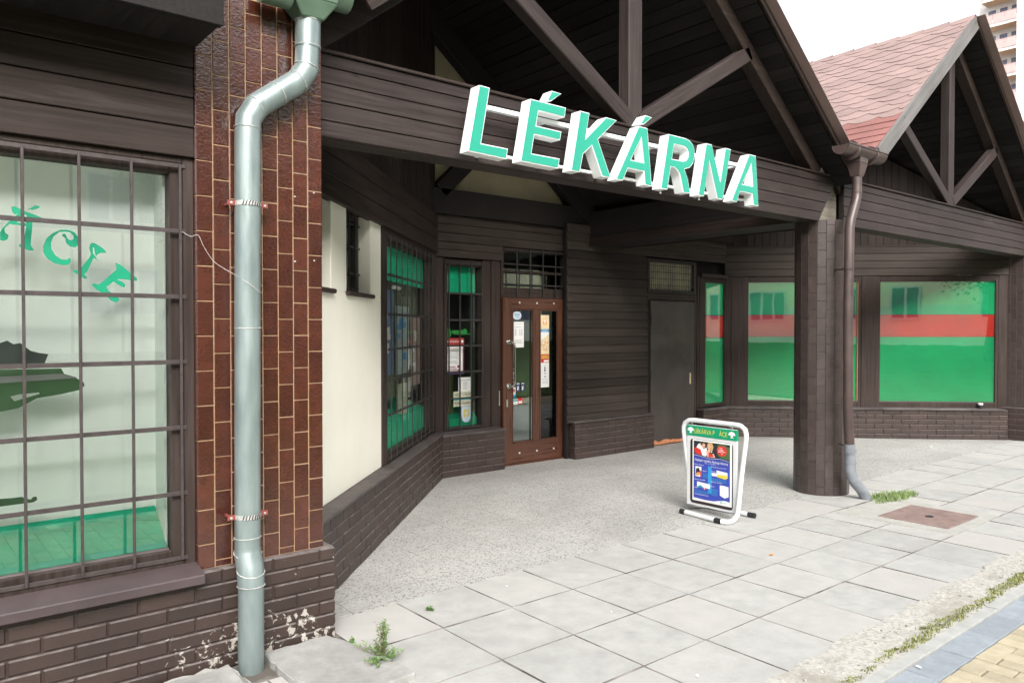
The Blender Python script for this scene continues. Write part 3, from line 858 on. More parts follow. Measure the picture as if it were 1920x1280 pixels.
# ---- right splayed wall with two big film covered windows
g = MB()
g.box(.0, .30, -.02, .1, .44, 2.42); g.box(1.985, 2.215, -.022, .1, .44, 2.42); g.box(3.93, 4.06, -.02, .1, .44, 2.5)
g.box(.08, .12, -.03, -.02, .44, 2.42)
g.build_each('window_post', M_frame, SHOP, FD2, .004)
for a, b, orange in ((.285, 1.99, True), (2.21, 3.945, False)):
    g = MB(); winframe(g, a, b, .455, 2.42, -.012, .10, .05, .05, .09, .09)
    wd = g.build('window', M_frame, SHOP, FD2, .004)
    g = MB(); g.box(a+.05, b-.05, .02, .03, .54, 1.505, 0); g.box(a+.05, b-.05, .02, .03, 1.509, 1.838, 1); g.box(a+.05, b-.05, .02, .03, 1.842, 2.335, 0)
    g.box(a+.04, b-.04, .03, .034, .54, 2.335, 2)
    g.build('film_panel', [M_fgreen, M_fred, M_dink], wd, FD2)
    g = MB(); g.box(a+.045, b-.045, .006, .010, .54, 2.335); g.build('pane', M_glassf, wd, FD2)
    g = MB(); g.box(a+.045, b-.045, -.013, .004, .528, .542); 
    if orange: g.box(b-.062, b-.05, -.014, .004, .545, 2.33, 1)
    g.build('glazing_bead', [M_sill, plain('bare_orange_wood', (.3, .14, .05, 1), .6)], wd, FD2)
boards('cladding', FD2, -.02, 4.06, 2.42, 2.86, .11, 0, .03, .004, mat=M_sid, seed=41)
vboards('vertical_cladding', FD2, -.02, 4.06, 2.86, lambda u: roof_under(10.0+.7071*u)-.02, .11, .01, .025, seed=42)
g = MB(); g.box(-.02, 4.06, -.035, .0, 2.845, 2.875); g.build_each('trim_board', M_wx, SHOP, FD2, .003)

# ---- gable end walls at the back of the porch
g = MB()
def gable(g, y0, y1, xa, xb, z0, mi=0):
    c = (xa+xb)/2
    pts = [(xa, z0), (xb, z0), (xb, roof_under(xb-.001)-.0), (c, roof_under(c)), (xa, roof_under(xa+.001))]
    g.prism(pts, y0, y1, mi)
gable(g, 7.18, 7.3, 1.53, 7.32, 2.9)
g.build('gable_wall', M_beige, SHOP)
g = MB(); gable(g, 7.18, 7.3, 7.35, 13.14, 2.9); g.build('gable_wall', M_under, SHOP)
timber('tie_beam', (4.6, 7.10, 3.04), (7.25, 7.10, 3.04), .12, .28, M_under, SHOP)
timber('tie_beam', (7.4, 6.97, 3.04), (10.2, 6.97, 3.04), .12, .22, M_wx, SHOP)
timber('strut', (4.80, 7.09, 3.15), (5.55, 7.09, 3.85), .1, .18, M_under, SHOP)
timber('rafter', (4.6, 7.08, rooftop(4.6)-.2), (7.2, 7.08, rooftop(7.2)-.2), .14, .22, M_under, SHOP)
# interior shell (dim)
g = MB()
g.box(-4, 1.0, 5.4, 5.5, 0, 3.0); g.box(1.2, 5.6, 8.8, 8.9, 0, 3.2); g.box(5.0, 13, 8.4, 8.5, 0, 3.2)
g.box(.2, .3, 4.4, 8.8, 0, 3.2)
g.build('interior_wall', M_intw, SHOP)
g = MB(); g.box(4.8, 9.9, 7.25, 8.6, -.02, .003); g.box(-.5, 2.0, 5.5, 8.6, -.019, .004); g.box(2.0, 4.6, 7.25, 8.6, -.019, .004); g.build('interior_floor', M_intw, SHOP)
# outer shell at the back
g = MB(); g.box(-4.2, 18.9, 11.6, 11.75, 0, 3.2); g.box(-4.2, -4.1, 3.9, 11.6, 0, 3.2); g.box(18.8, 18.9, 3.9, 11.6, 0, 3.2)
g.build('rear_wall', M_stucco, SHOP)
boards('cladding', F0, 13.5, 18.8, .48, 3.1, .12, 3.95, .03, seed=77)

# ---- porch beams
def beam_end(z): return 7.03+(z-2.67)/.46*.36
BZ = [2.672, 2.762, 2.862, 2.963, 3.052, 3.122]
g = MB(); g.box(1.79, 7.02, 3.90, 4.07, 2.672, 3.118); bm1 = g.build('porch_beam', M_wx, SHOP, bevel=.006)
boards('beam_board', F0, 1.79, 7.03, 0, 0, .1, 3.90, .028, mat=M_beam, parent=bm1, seed=51, ends=beam_end, zlist=BZ)
g = MB(); g.box(1.79, 7.40, 3.855, 4.08, 3.123, 3.142); g.build('cap_board', M_wx, bm1, bevel=.004)
g = MB(); g.box(7.62, 12.86, 3.90, 4.07, 2.672, 3.118); bm2 = g.build('porch_beam', M_wx, SHOP, bevel=.006)
boards('beam_board', F0, 7.52, 12.87, 0, 0, .1, 3.90, .028, mat=M_beam, parent=bm2, seed=52, zlist=BZ)
g = MB(); g.box(7.45, 12.87, 3.855, 4.08, 3.123, 3.142); g.build('cap_board', M_wx, bm2, bevel=.004)
# raw timber showing in the gap over the column
g = MB(); g.prism([(7.05, 2.695), (7.50, 2.695), (7.50, 3.05), (7.36, 3.05)], 3.945, 4.07); g.build('raw_block', M_raw, SHOP, bevel=.004)
timber('knee_brace', (7.02, 3.94, 2.98), (7.36, 3.94, 3.40), .09, .11, M_raw, SHOP)
# valley boxes running back from the columns
g = MB()
for xv in (7.335,):
    g.box(xv-.28, xv+.28, 4.1, 7.0, 2.70, 3.12)
g.build('valley_box', M_under, SHOP, bevel=.006)
g = MB(); g.box(7.035, 7.055, 4.08, 6.99, 2.685, 2.80); g.box(7.615, 7.635, 4.08, 6.99, 2.685, 2.80); g.build_each('trim_board', M_wy, SHOP, bevel=.004)

# ---- roofs and trusses
YF, YBK = 3.67, 11.8
def roof(xa, xb, shingled, YF=3.67, cut=0):
    c = (xa+xb)/2; xl = xa+cut
    g = MB()
    for (x0, x1) in ((xl, c), (c, xb)):
        za, zb = ZT-SL*abs(x0-c), ZT-SL*abs(x1-c)
        # top sheet
        g.hexa([(x0, YF, za-.03), (x1, YF, zb-.03), (x1, YBK, zb-.03), (x0, YBK, za-.03), (x0, YF, za), (x1, YF, zb), (x1, YBK, zb), (x0, YBK, za)], 1)
        # soffit planks running along the ridge
        n = 28
        for i in range(n):
            p, q = x0+(x1-x0)*(i+.04)/n, x0+(x1-x0)*(i+.96)/n
            zp, zq = ZT-SL*abs(p-c)-.03, ZT-SL*abs(q-c)-.03
            o = random.uniform(0, .003)
            g.hexa([(p, YF+.01, zp-.03-o), (q, YF+.01, zq-.03-o), (q, YBK, zq-.03-o), (p, YBK, zp-.03-o), (p, YF+.01, zp-.001), (q, YF+.01, zq-.001), (q, YBK, zq-.001), (p, YBK, zp-.001)], 0)
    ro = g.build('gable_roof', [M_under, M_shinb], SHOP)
    for (x0, x1, hgt) in ((xa, c, .19), (xb, c, .055)):
        za = ZT-SL*abs(x0-c)
        M, LL = axis_frame((x0, YF-.014, za), (x1, YF-.014, ZT))
        g = MB(); k = hgt*math.cos(math.atan(SL))
        g.box(0.55 if x0 == xa else .34, LL-.01 if x0 == xa else LL-.03, -.013, .013, -k, .012); g.build('fascia_board', M_fascia if x0 == xa and xa > 5 else M_wx, ro, M, .003)
        # metal verge strip
        if x0 == xb: g = MB(); g.box(0.3, LL-.012, -.016, .10, .013, .019); g.build('verge_strip', M_shin, ro, M)
    for side, (x0, x1) in (('a', (xa, c)), ('b', (xb, c))):
        if not shingled: continue
        za = ZT-SL*abs(x0-c)
        # local frame on the slope: x along ridge direction, z up the slope
        up = Vector((x1-x0, 0, ZT-za)).normalized()
        sl = math.hypot(x1-x0, ZT-za)
        xdir = Vector((0, -1 if side == 'a' else 1, 0)) 
        yin = up.cross(xdir)
        M = Matrix((xdir, yin, up)).transposed().to_4x4(); M.translation = (x0, YF if side == 'b' else YBK, za)
        Ltot = YBK-YF
        g = MB(); r_ = random.Random(7); rh = .145; n = int(sl/rh)+1; wd = .335
        for k in range(n):
            z0 = k*rh
            if side == 'a' and z0-rh < cut*1.28 and cut: continue
            off = (k % 2)*wd/2
            i = -1
            while i*wd+off < Ltot:
                a, b = max(0, i*wd+off), min(Ltot, (i+1)*wd+off)
                i += 1
                if b-a < .02: continue
                pos = (a+b)/2 if side == 'b' else Ltot-(a+b)/2
                lim = 1.2-.22*pos+r_.uniform(-.1, .1)+(.12 if pos < .5 else 0)
                red = z0 < max(.15, lim) and pos < 3.2
                zt = min(sl, z0+rh*1.5); drop = 0 if red else rh*.42
                t0 = .011+r_.uniform(0, .003)
                m0, m1 = a+(b-a)*.3, b-(b-a)*.3
                if not red:
                    pts = [(a+.002, z0+.0), (m0, z0-drop), (m1, z0-drop), (b-.002, z0+.0), (b-.002, zt), (a+.002, zt)]
                else:
                    pts = [(a+.002, z0-.03), (b-.002, z0-.03), (b-.002, zt), (a+.002, zt)]
                pts = [(px_, max(-.03, pz)) for px_, pz in pts]
                nn_ = len(pts)
                zl = min(p[1] for p in pts)
                hh = lambda pz: -t0*(1-(pz-zl)/(zt-zl+1e-6))-.003
                vs = [(px_, hh(pz), pz) for px_, pz in pts]+[(px_, hh(pz)+.006, pz) for px_, pz in pts]
                fs = [tuple(range(nn_))]+[(q, nn_+q, nn_+(q+1) % nn_, (q+1) % nn_) for q in range(nn_)]
                g.add(vs, fs, 1 if red else 0)
        g.build('shingle_covering', [M_shin, M_shinr], ro, M)
    # ridge cap
    g = MB(); y = YF-.02; r_ = random.Random(2)
    while y < YBK and shingled:
        t = .008+r_.uniform(0, .006)
        g.add([(c-.13, y, ZT-.102+.006), (c, y, ZT+.018+t), (c+.13, y, ZT-.102+.006), (c-.13, y+.36, ZT-.102), (c, y+.36, ZT+.012), (c+.13, y+.36, ZT-.102)], [(0, 1, 4, 3), (1, 2, 5, 4)]); y += .3
    if shingled: g.build('ridge_cap', M_shin, ro)
    return ro
for i in range(4):
    roof(XV[i], XV[i+1], i in (1, 2), 3.90 if i == 0 else 3.67, .30 if i == 1 else 0)
def truss(xa, xb, king=True):
    c = (xa+xb)/2; y = 3.96
    tie = 3.14
    M, LL = axis_frame((xa+.10, y, rooftop(xa+.10)-.17), (c, y, ZT-.17))
    g = MB(); 
    for s_ in (1, -1):
        x0 = c-s_*(c-xa-.12)
        p0 = Vector((x0, y, rooftop(x0)-.165)); p1 = Vector((c, y, ZT-.165))
        MM, LL = axis_frame(p0, p1)
        g.box(0, LL-.02, -.06, .06, -.055, .075, 0, MM)
    tr = g.build('truss', M_wx, SHOP, bevel=.006)
    g = MB(); g.box(c-.075, c+.075, y-.055, y+.055, tie, ZT-.25); g.build('king_post', M_beamz, tr, bevel=.008)
    for s_ in (1, -1):
        p0 = (c-s_*.06, y-.01, tie+.06); p1 = (c-s_*1.50, y-.01, rooftop(c-s_*1.5)-.16)
        timber('strut', p0, p1, .10, .125, M_beam, tr, bev=.008)
M_beamz = wood('weathered_brown_post', (0.0228, 0.0171, 0.0158, 1), (0.0444, 0.0348, 0.0329, 1), 2, isl=.1, wear=(0.1394, 0.1267, 0.1267, 1), wearamt=.3)
truss(XV[1], XV[2]); truss(XV[2], XV[3])

# ------------------------------------------------------------------ DOWNPIPES
def ring(g, p, axis, r, w, mi=0, seg=20):
    p = Vector(p); a = Vector(axis).normalized()
    g.tube([p-a*w/2, p+a*w/2], r, seg, mi)
DP = empty('rain_downpipe', (1.38, 3.66, 0), 'galvanised zinc rain downpipe with soldered elbows on the red brown tiled pillar', 'downpipe')
pts_up = [(1.376, 3.683, .56), (1.388, 3.683, 2.585)]
g = MB(); g.tube(pts_up, .0605, 28); g.build('pipe', M_galv, DP)
g = MB(); g.tube([(1.388, 3.683, 2.58), (1.392, 3.683, 2.645), (1.435, 3.683, 2.715), (1.645, 3.683, 2.875), (1.690, 3.683, 2.945), (1.697, 3.683, 3.06)], .0600, 28); g.build('elbow', M_galv, DP)
g = MB(); g.tube([(1.697, 3.683, 3.05), (1.70, 3.683, 3.19)], .0630, 28); g.build('pipe', M_galv, DP)
g = MB(); g.tube([(1.376, 3.683, .575), (1.376, 3.680, .545), (1.375, 3.645, .485), (1.375, 3.637, .40)], .0625, 28); g.build('elbow', M_galv, DP)
g = MB(); g.tube([(1.375, 3.637, .415), (1.372, 3.637, -.06)], .0600, 28); g.build('pipe', M_galv, DP)
g = MB()
def seam(p, q, r=.063, amp=.002):
    p = Vector(p); a = Vector(q).normalized(); u = a.orthogonal().normalized(); v_ = a.cross(u)
    path = [p+(u*math.cos(2*PI*i/26)+v_*math.sin(2*PI*i/26))*(r+random.uniform(-.0006, .0012))+a*random.uniform(-amp, amp) for i in range(26)]
    g.tube(path, [.0014+random.uniform(0, .0020) for _ in path], 6, closed=True)
seam((1.384, 3.683, 1.64), (0, 0, 1), .0608, .0008)
seam((1.388, 3.683, 2.60), (.05, 0, 1), .062); seam((1.428, 3.683, 2.708), (.75, 0, .62), .0615)
seam((1.54, 3.683, 2.795), (.8, 0, .6), .0608, .0008); seam((1.645, 3.683, 2.875), (.75, 0, .62), .0615)
seam((1.692, 3.683, 2.955), (.2, 0, 1), .062); seam((1.697, 3.683, 3.058), (0, 0, 1), .0635, .0008); seam((1.70, 3.683, 3.185), (0, 0, 1), .064)
seam((1.376, 3.682, .63), (0, 0, 1), .0615, .0008); seam((1.376, 3.68, .553), (0, -.3, 1), .064); seam((1.375, 3.641, .475), (0, -.3, 1), .064); seam((1.375, 3.637, .408), (0, 0, 1), .063, .0008)
g.build_each('solder_seam', M_solder, DP)
for z in (2.235, .735):
    xc = 1.386 if z > 1 else 1.3775
    g = MB(); n = 18
    vs = []; 
    for i in range(n+1):
        a = PI+PI*i/n
        for rr, zz in ((.0625, -.011), (.0625, .011)): vs.append((xc+rr*math.cos(a), 3.683+rr*math.sin(a)*1.02, z+zz))
    g.add(vs, [(2*i, 2*i+2, 2*i+3, 2*i+1) for i in range(n)], 1)
    g.box(xc-.098, xc-.060, 3.676, 3.684, z-.012, z+.012, 0); g.box(xc+.060, xc+.098, 3.676, 3.684, z-.012, z+.012, 0)
    g.box(xc-.085, xc-.075, 3.684, 3.757, z-.006, z+.006, 0); g.box(xc+.075, xc+.085, 3.684, 3.757, z-.006, z+.006, 0)
    for k in range(7):
        a = PI*1.5+(k-3)*.22; 
        p = Vector((xc+.0645*math.cos(a), 3.683+.0645*math.sin(a), z)); q = Vector((-math.sin(a), math.cos(a), 0))
        g.tube([p-q*.003+Vector((0, 0, -.011)), p+q*.004+Vector((0, 0, .011))], .0025, 6, 2)
    for s_ in (-1, 1): g.tube([(xc+s_*.082, 3.676, z), (xc+s_*.082, 3.671, z)], .006, 8, 1)
    g.build('pipe_bracket', [M_rust, M_solder, M_dgrille], DP)
# funnel head and short gutter ends
g = MB()
x0 = 1.70
def fr(hw, hd, z, xx=x0, yy=3.672): return [(xx-hw, yy-hd, z), (xx+hw, yy-hd, z), (xx+hw, yy+hd, z), (xx-hw, yy+hd, z)]
A_, B_, C_ = fr(.058, .056, 3.185), fr(.122, .085, 3.272), fr(.126, .088, 3.42)
g.hexa(A_+B_); g.hexa(B_+C_)
g.build('funnel_head', M_gfun, DP, bevel=.006)
g = MB(); zz = 3.236; yy = 3.585
t = [(1.655, yy, zz+.075), (1.735, yy, zz+.075)]
g.box(1.665, 1.725, yy-.003, yy, 3.318, 3.322); g.add([(1.678, yy-.002, 3.312), (1.684, yy-.002, 3.312), (1.699, yy-.002, 3.283), (1.695, yy-.002, 3.279)], [(0, 3, 2, 1)])
g.add([(1.714, yy-.002, 3.312), (1.708, yy-.002, 3.312), (1.693, yy-.002, 3.283), (1.697, yy-.002, 3.279)], [(0, 1, 2, 3)])
g.build('scratched_mark', M_whitep, DP)
def halfgutter(name, x0, x1, y, z, r, mat, parent, caps=True):
    g = MB(); n = 12; vs = []
    for x in (x0, x1):
        for rr in (r, r-.006):
            for i in range(n+1):
                a = PI+PI*i/n; vs.append((x, y+rr*math.cos(a), z+rr*math.sin(a)))
    k = n+1
    fs = []
    for i in range(n):
        fs.append((i, i+1, 2*k+i+1, 2*k+i)); fs.append((k+i+1, k+i, 3*k+i, 3*k+i+1))
        fs.append((i+1, i, k+i, k+i+1)); fs.append((2*k+i, 2*k+i+1, 3*k+i+1, 3*k+i))
    g.add(vs, fs, 0, True)
    if caps:
        for x in (x0+.006, x1-.006): g.add([(x, y+(r-.003)*math.cos(PI+PI*i/n), z+(r-.003)*math.sin(PI+PI*i/n)) for i in range(n+1)], [tuple(range(n+1))])
    g.tube([(x0, y-r, z+.004), (x1, y-r, z+.004)], .008, 8)
    return g.build(name, mat, parent, sharp=40)
halfgutter('gutter', 1.44, 1.583, 3.64, 3.275, .072, M_gfun, DP)
halfgutter('gutter', 1.818, 1.90, 3.64, 3.335, .072, M_gfun, DP)

DQ = empty('rain_downpipe', (7.2, 3.55, 0), 'thin brown downpipe with a grey plastic foot beside the round column', 'downpipe')
path = [(7.236, 3.60, 3.10), (7.236, 3.60, 2.93), (7.225, 3.60, 2.87), (7.12, 3.60, 2.66), (7.100, 3.60, 2.58), (7.085, 3.60, 1.7), (7.10, 3.60, .80), (7.135, 3.60, .52)]
g = MB(); g.tube(path, .0445, 20); g.build('pipe', M_copper, DQ)
foot = spline([(7.133, 3.60, .54), (7.150, 3.60, .42), (7.155, 3.60, .28), (7.19, 3.58, .18), (7.27, 3.55, .09), (7.335, 3.525, -.01)], 6)
g = MB(); g.tube(foot, .051, 20); g.build('foot_elbow', M_greypipe, DQ)
g = MB(); ring(g, (7.144, 3.60, .47), (.1, 0, -1), .056, .035); ring(g, (7.153, 3.60, .36), (0, 0, 1), .056, .012); g.build_each('pipe_collar', M_greypipe, DQ)
g = MB(); ring(g, (7.09, 3.60, 2.20), (0, 0, 1), .049, .02); ring(g, (7.098, 3.60, .98), (0, 0, 1), .049, .02); ring(g, (7.236, 3.60, 2.93), (0, 0, 1), .049, .014)
g.build_each('pipe_seam', M_copper, DQ)
g = MB(); g.tube([(7.138, 3.60, .50), (7.20, 3.74, .52)], .006, 8); g.tube([(7.09, 3.60, 2.2), (7.17, 3.78, 2.2)], .008, 8); g.build('pipe_bracket', M_dgrille, DQ)
g = MB(); yy = 3.60; xx = 7.236
A_, B_, C_ = fr(.045, .045, 3.08, xx, yy), fr(.075, .07, 3.20, xx, yy), fr(.08, .075, 3.28, xx, yy)
g.hexa(A_+B_); g.hexa(B_+C_); g.build('funnel_head', M_copper, DQ, bevel=.006)
halfgutter('gutter', 6.86, 7.62, 3.57, 3.325, .085, M_copper, DQ)
g = MB(); 
for x in (7.05, 7.42): ring(g, (x, 3.57, 3.30), (1, 0, 0), .089, .03)
g.build_each('gutter_joint', M_copper, DQ)

# ------------------------------------------------------------------ CHANNEL LETTER SIGN
SG = empty('letter_sign', (4.1, 3.74, 2.666), 'mint green and white raised capital letters LÉKÁRNA along the porch beam', 'shop sign')
ZB, ZC = 2.664, 3.067
def sn(pts):
    out = []
    for x, z in pts:
        base = 2.675-(x-2.7)*.0072
        out.append((x, ZB+(z-base)*(ZC-ZB)/.400-(x-4.1)*.004))
    return out
LET = [
 ([[(2.768,3.078),(2.685,2.681),(2.976,2.673),(2.988,2.737),(2.782,2.739),(2.848,3.077)]], []),
 ([[(3.169,3.071),(3.088,2.676),(3.407,2.671),(3.419,2.735),(3.178,2.735),(3.202,2.857),(3.422,2.853),(3.435,2.910),(3.216,2.913),(3.237,3.009),(3.463,3.006),(3.475,3.070)],
   [(3.350,3.155),(3.307,3.087),(3.340,3.086),(3.434,3.152)]], []),
 ([[(3.604,3.073),(3.521,2.673),(3.601,2.672),(3.632,2.795),(3.714,2.862),(3.813,2.670),(3.898,2.670),(3.772,2.912),(3.957,3.069),(3.850,3.072),(3.651,2.894),(3.692,3.072)]], []),
 ([[(4.184,3.067),(3.948,2.667),(4.020,2.666),(4.071,2.758),(4.243,2.756),(4.252,2.664),(4.327,2.661),(4.278,3.066)],
   [(4.255,3.154),(4.201,3.087),(4.237,3.086),(4.327,3.150)]], [[(4.212,2.993),(4.238,2.819),(4.103,2.820)]]),
 ([[(4.515,3.062),(4.427,2.658),(4.503,2.657),(4.540,2.829),(4.585,2.828),(4.622,2.810),(4.650,2.776),(4.687,2.656),(4.773,2.657),(4.738,2.770),(4.701,2.830),(4.766,2.851),(4.807,2.891),(4.825,2.944),(4.821,2.994),(4.800,3.028),(4.765,3.050),(4.715,3.061)]],
  [[(4.578,2.998),(4.695,2.998),(4.728,2.988),(4.746,2.962),(4.742,2.925),(4.718,2.898),(4.676,2.888),(4.555,2.887)]]),
 ([[(4.966,3.062),(4.870,2.656),(4.941,2.654),(5.006,2.937),(5.112,2.655),(5.183,2.652),(5.290,3.061),(5.215,3.061),(5.150,2.783),(5.037,3.061)]], []),
 ([[(5.543,3.058),(5.300,2.658),(5.373,2.652),(5.418,2.744),(5.593,2.740),(5.606,2.652),(5.682,2.649),(5.639,3.058)]], [[(5.575,2.988),(5.597,2.804),(5.447,2.805)]]),
]
YL0, YL1 = 3.663, 3.745
def inset(pts, d):
    n = len(pts); area = sum(pts[i][0]*pts[(i+1) % n][1]-pts[(i+1) % n][0]*pts[i][1] for i in range(n)); sg = 1 if area > 0 else -1
    out = []
    for i in range(n):
        a, b, c = Vector(pts[i-1]), Vector(pts[i]), Vector(pts[(i+1) % n])
        e1 = (b-a).normalized(); e2 = (c-b).normalized()
        n1 = Vector((-e1.y, e1.x))*sg; n2 = Vector((-e2.y, e2.x))*sg
        k = 1+n1.dot(n2)
        v_ = (n1+n2)/max(k, .35)
        out.append(tuple(b+v_*d))
    return out
for polys, holes in LET:
    g = MB(); f = MB()
    for k, po in enumerate(polys):
        hs_ = [sn(h) for h in holes] if k == 0 else []
        g.prism(sn(po), YL0, YL1, 0, hs_)
        f.prism(inset(sn(po), .0055), YL0-.003, YL0-.0003, 0, [inset(h, -.0055) for h in hs_])
    lo = g.build('letter', M_letside, SG)
    f.build('letter_face', M_letface, lo)
g = MB()
g.box(2.80, 5.60, YL1, 3.785, 2.975, 3.000); g.box(2.75, 5.60, YL1, 3.775, 2.700, 2.715)
g.build_each('mounting_rail', M_letside, SG)
g = MB()
for x in (2.9, 3.4, 3.95, 4.5, 5.05, 5.55):
    g.box(x-.012, x+.012, 3.775, 3.873, 2.98, 2.995); g.box(x-.012, x+.012, 3.765, 3.873, 2.701, 2.714)
g.build_each('mounting_bracket', M_letside, SG)
g = MB()
for x in (4.47, 4.93): g.tube([(x, 3.70, 2.66), (x, 3.70, 2.635)], .004, 6); g.ell(x, 2.635, .012, .006, 3.70)
g.build('drain_nipple', M_letside, SG)

# ------------------------------------------------------------------ PAVEMENT SIGN
AB = empty('pavement_sign', (5.63, 4.06, 0), 'white tube framed swinging pavement sign with green header and blue poster', 'pavement sign')
AX = 5.63; r_t = .0205
def arc(c, r, a0, a1, n, ax):
    out = []
    for i in range(n+1):
        a = R(a0+(a1-a0)*i/n); out.append(tuple(Vector(c)+Vector(ax[0])*math.cos(a)*r+Vector(ax[1])*math.sin(a)*r))
    return out
Yx, Zx, Xx = (0, 1, 0), (0, 0, 1), (1, 0, 0)
p = [(5.435, 3.845, .022)]
p += [(5.455, 3.80, .022), (5.49, 3.785, .023), (5.545, 3.783, .035), (5.585, 3.785, .07), (5.60, 3.785, .13)]
p += [(5.618, 3.768, .40), (AX, 3.735, .70)]
p += [(AX, 3.733, .745), (AX, 3.745, .785), (AX, 3.785, .812), (AX, 3.83, .818)]
p += [(AX, 4.27, .818), (AX, 4.325, .812), (AX, 4.368, .785), (AX, 4.382, .745), (AX, 4.380, .70)]
p += [(5.642, 4.345, .40), (5.665, 4.31, .13), (5.68, 4.31, .07), (5.72, 4.312, .035), (5.775, 4.31, .023), (5.805, 4.295, .022), (5.822, 4.25, .022)]
g = MB(); g.tube(p, r_t, 14); g.build('frame', M_whitep, AB)
g = MB(); g.tube([(5.440, 3.90, .022), (5.475, 4.245, .022)], r_t, 14); g.tube([(5.822, 4.20, .022), (5.83, 3.83, .022)], r_t, 14); g.build_each('foot_bar', M_whitep, AB)
for a_, b_ in (((5.436, 3.855, .022), (5.441, 3.905, .022)), ((5.822, 4.195, .022), (5.822, 4.255, .022)), ((5.475, 4.24, .022), (5.479, 4.295, .022)), ((5.83, 3.84, .022), (5.832, 3.775, .022))):
    g = MB(); g.tube([a_, b_], .0225, 14); g.build('foot_cap', M_black, AB)
FA = frame(AX, 0, R(-90))        # local x = -Y world, local y = +X world (into the panel)
def ax_(y): return -y            # world Y -> local x
xl, xr = ax_(4.338), ax_(3.818)
g = MB(); g.box(xl, xr, -.012, .012, .060, .775); pn = g.build('panel', M_whitep, AB, FA, .004, segs=2)
# recess: dark rubber border round the poster
g = MB()
def rrect(x0, x1, z0, z1, r, n=5):
    o = []
    for cx, cz, a0 in ((x1-r, z0+r, -90), (x1-r, z1-r, 0), (x0+r, z1-r, 90), (x0+r, z0+r, 180)):
        for i in range(n+1):
            a = R(a0+90*i/n); o.append((cx+r*math.cos(a), cz+r*math.sin(a)))
    return o
X0, X1 = ax_(4.298), ax_(3.852); Z0, Z1 = .082, .655
g.prism(rrect(X0, X1, Z0, Z1, .03), -.014, -.0125); g.build('rubber_border', plain('dark_brown_rubber', (.03, .018, .018, 1), .5), pn, FA)
# poster artwork
W_ = .385; PXL = ax_(4.259); PZ0, PZ1 = .115, .640
def px(u): return PXL+u*W_
def pz(v): return PZ1-v*(PZ1-PZ0)
mats = [M_paper, M_blue, M_hair, M_skin, M_blond, M_red, M_grnp, M_lblue, M_yel, M_orange, M_dink, M_teal, M_navy]
g = MB()
g.prism([(px(0)-.012, pz(1)-.006), (px(1)+.012, pz(1)-.006), (px(1)+.012, pz(0)+.012), (px(0)-.012, pz(0)+.012)], -.0165, -.0145, 0)
def pp(pts, k, mi): g.poly([(px(a), pz(b)) for a, b in pts][::-1] if False else [(px(a), pz(b)) for a, b in pts], -.0166-.0004*k, mi)
def circ(cu, cv, ru, rv, k, mi, n=20): g.ell(px(cu), pz(cv), ru*W_, rv*(PZ1-PZ0), -.0166-.0004*k, mi, n)
pp([(.0, 0), (.985, 0), (.985, .985), (0, .985)], 0, 1)
pp([(0, 0), (.985, 0), (.985, .26), (.75, .235), (.45, .25), (.2, .225), (0, .215)], 1, 10)
pp([(.66, .02), (.985, .05), (.985, .25), (.75, .235), (.66, .2)], 2, 6)
circ(.80, .10, .16, .09, 3, 6)
pp([(.03, .20), (.02, .13), (.1, .09), (.22, .11), (.3, .2), (.28, .235), (.1, .225)], 3, 5)
pp([(.08, .11), (.13, .05), (.2, .03), (.27, .12), (.36, .09), (.38, .2), (.33, .25), (.25, .24), (.2, .14)], 4, 0)
circ(.27, .055, .055, .05, 5, 3); pp([(.19, .055), (.2, .005), (.33, .0), (.34, .04), (.27, .025), (.22, .07)], 6, 2)
pp([(.35, .15), (.43, .11), (.52, .12), (.57, .2), (.6, .24), (.38, .25)], 5, 3)
pp([(.42, .17), (.5, .16), (.55, .23), (.42, .245)], 6, 5)
circ(.43, .07, .05, .05, 7, 3); pp([(.38, .04), (.41, .005), (.51, .0), (.55, .06), (.53, .13), (.48, .11), (.47, .03), (.43, .03)], 8, 4)
circ(.51, .155, .05, .03, 9, 10); circ(.5, .15, .02, .012, 10, 0)
circ(.775, .115, .135, .085, 6, 5, 28)
pp([(0, .215), (.2, .228), (.45, .252), (.75, .235), (.985, .262), (.985, .29), (.75, .262), (.45, .276), (.2, .255), (0, .24)], 9, 12)
pp([(0, .232), (.2, .247), (.45, .268), (.75, .25), (.985, .277), (.985, .281), (.75, .255), (.45, .273), (.2, .252), (0, .237)], 10, 0)
pp([(.40, .40), (.5, .40), (.5, .85), (.40, .85)], 2, 7)
T = lambda t, u, v, s, mi=0, k=12, width=None, al='L': g.text(t, px(u), pz(v), s, -.0166-.0004*k, mi, width and width*W_, al)
T('200,-', .675, .14, .036, 0, 12, .2); T('VÝHRA', .70, .075, .012, 0); T('AŽ', .74, .098, .012, 0); T('Kč', .755, .172, .014, 0)
T('Nejlepší nabídka Alphega lékárny', .04, .335, .030, 0, 12, .90); T('8. 9. - 5. 10. 2014*', .32, .366, .014, 0, 12, .3)
T('Multi Pharm', .03, .405, .014, 0, 12, .26); T('Energy Immunity Plus', .50, .405, .014, 0, 12, .40)
T('Gynimed 400', .03, .655, .014, 0, 12, .3); T('Bonus 10 000', .50, .655, .014, 0, 12, .28)
T('89 Kč', .27, .50, .015, 0); T('119 Kč', .49, .485, .015, 0); T('75 Kč', .03, .80, .015, 0); T('75 Kč', .49, .735, .015, 0)
T('www.alphega-lekarny.cz', .04, .905, .015, 0, 12, .38)
pp([(.05, .43), (.22, .43), (.22, .60), (.05, .60)], 3, 0); pp([(.07, .47), (.15, .45), (.18, .5), (.17, .56), (.06, .58)], 4, 10); pp([(.08, .54), (.16, .52), (.16, .585), (.07, .585)], 5, 9); pp([(.18, .5), (.22, .49), (.22, .6), (.19, .6)], 5, 5)
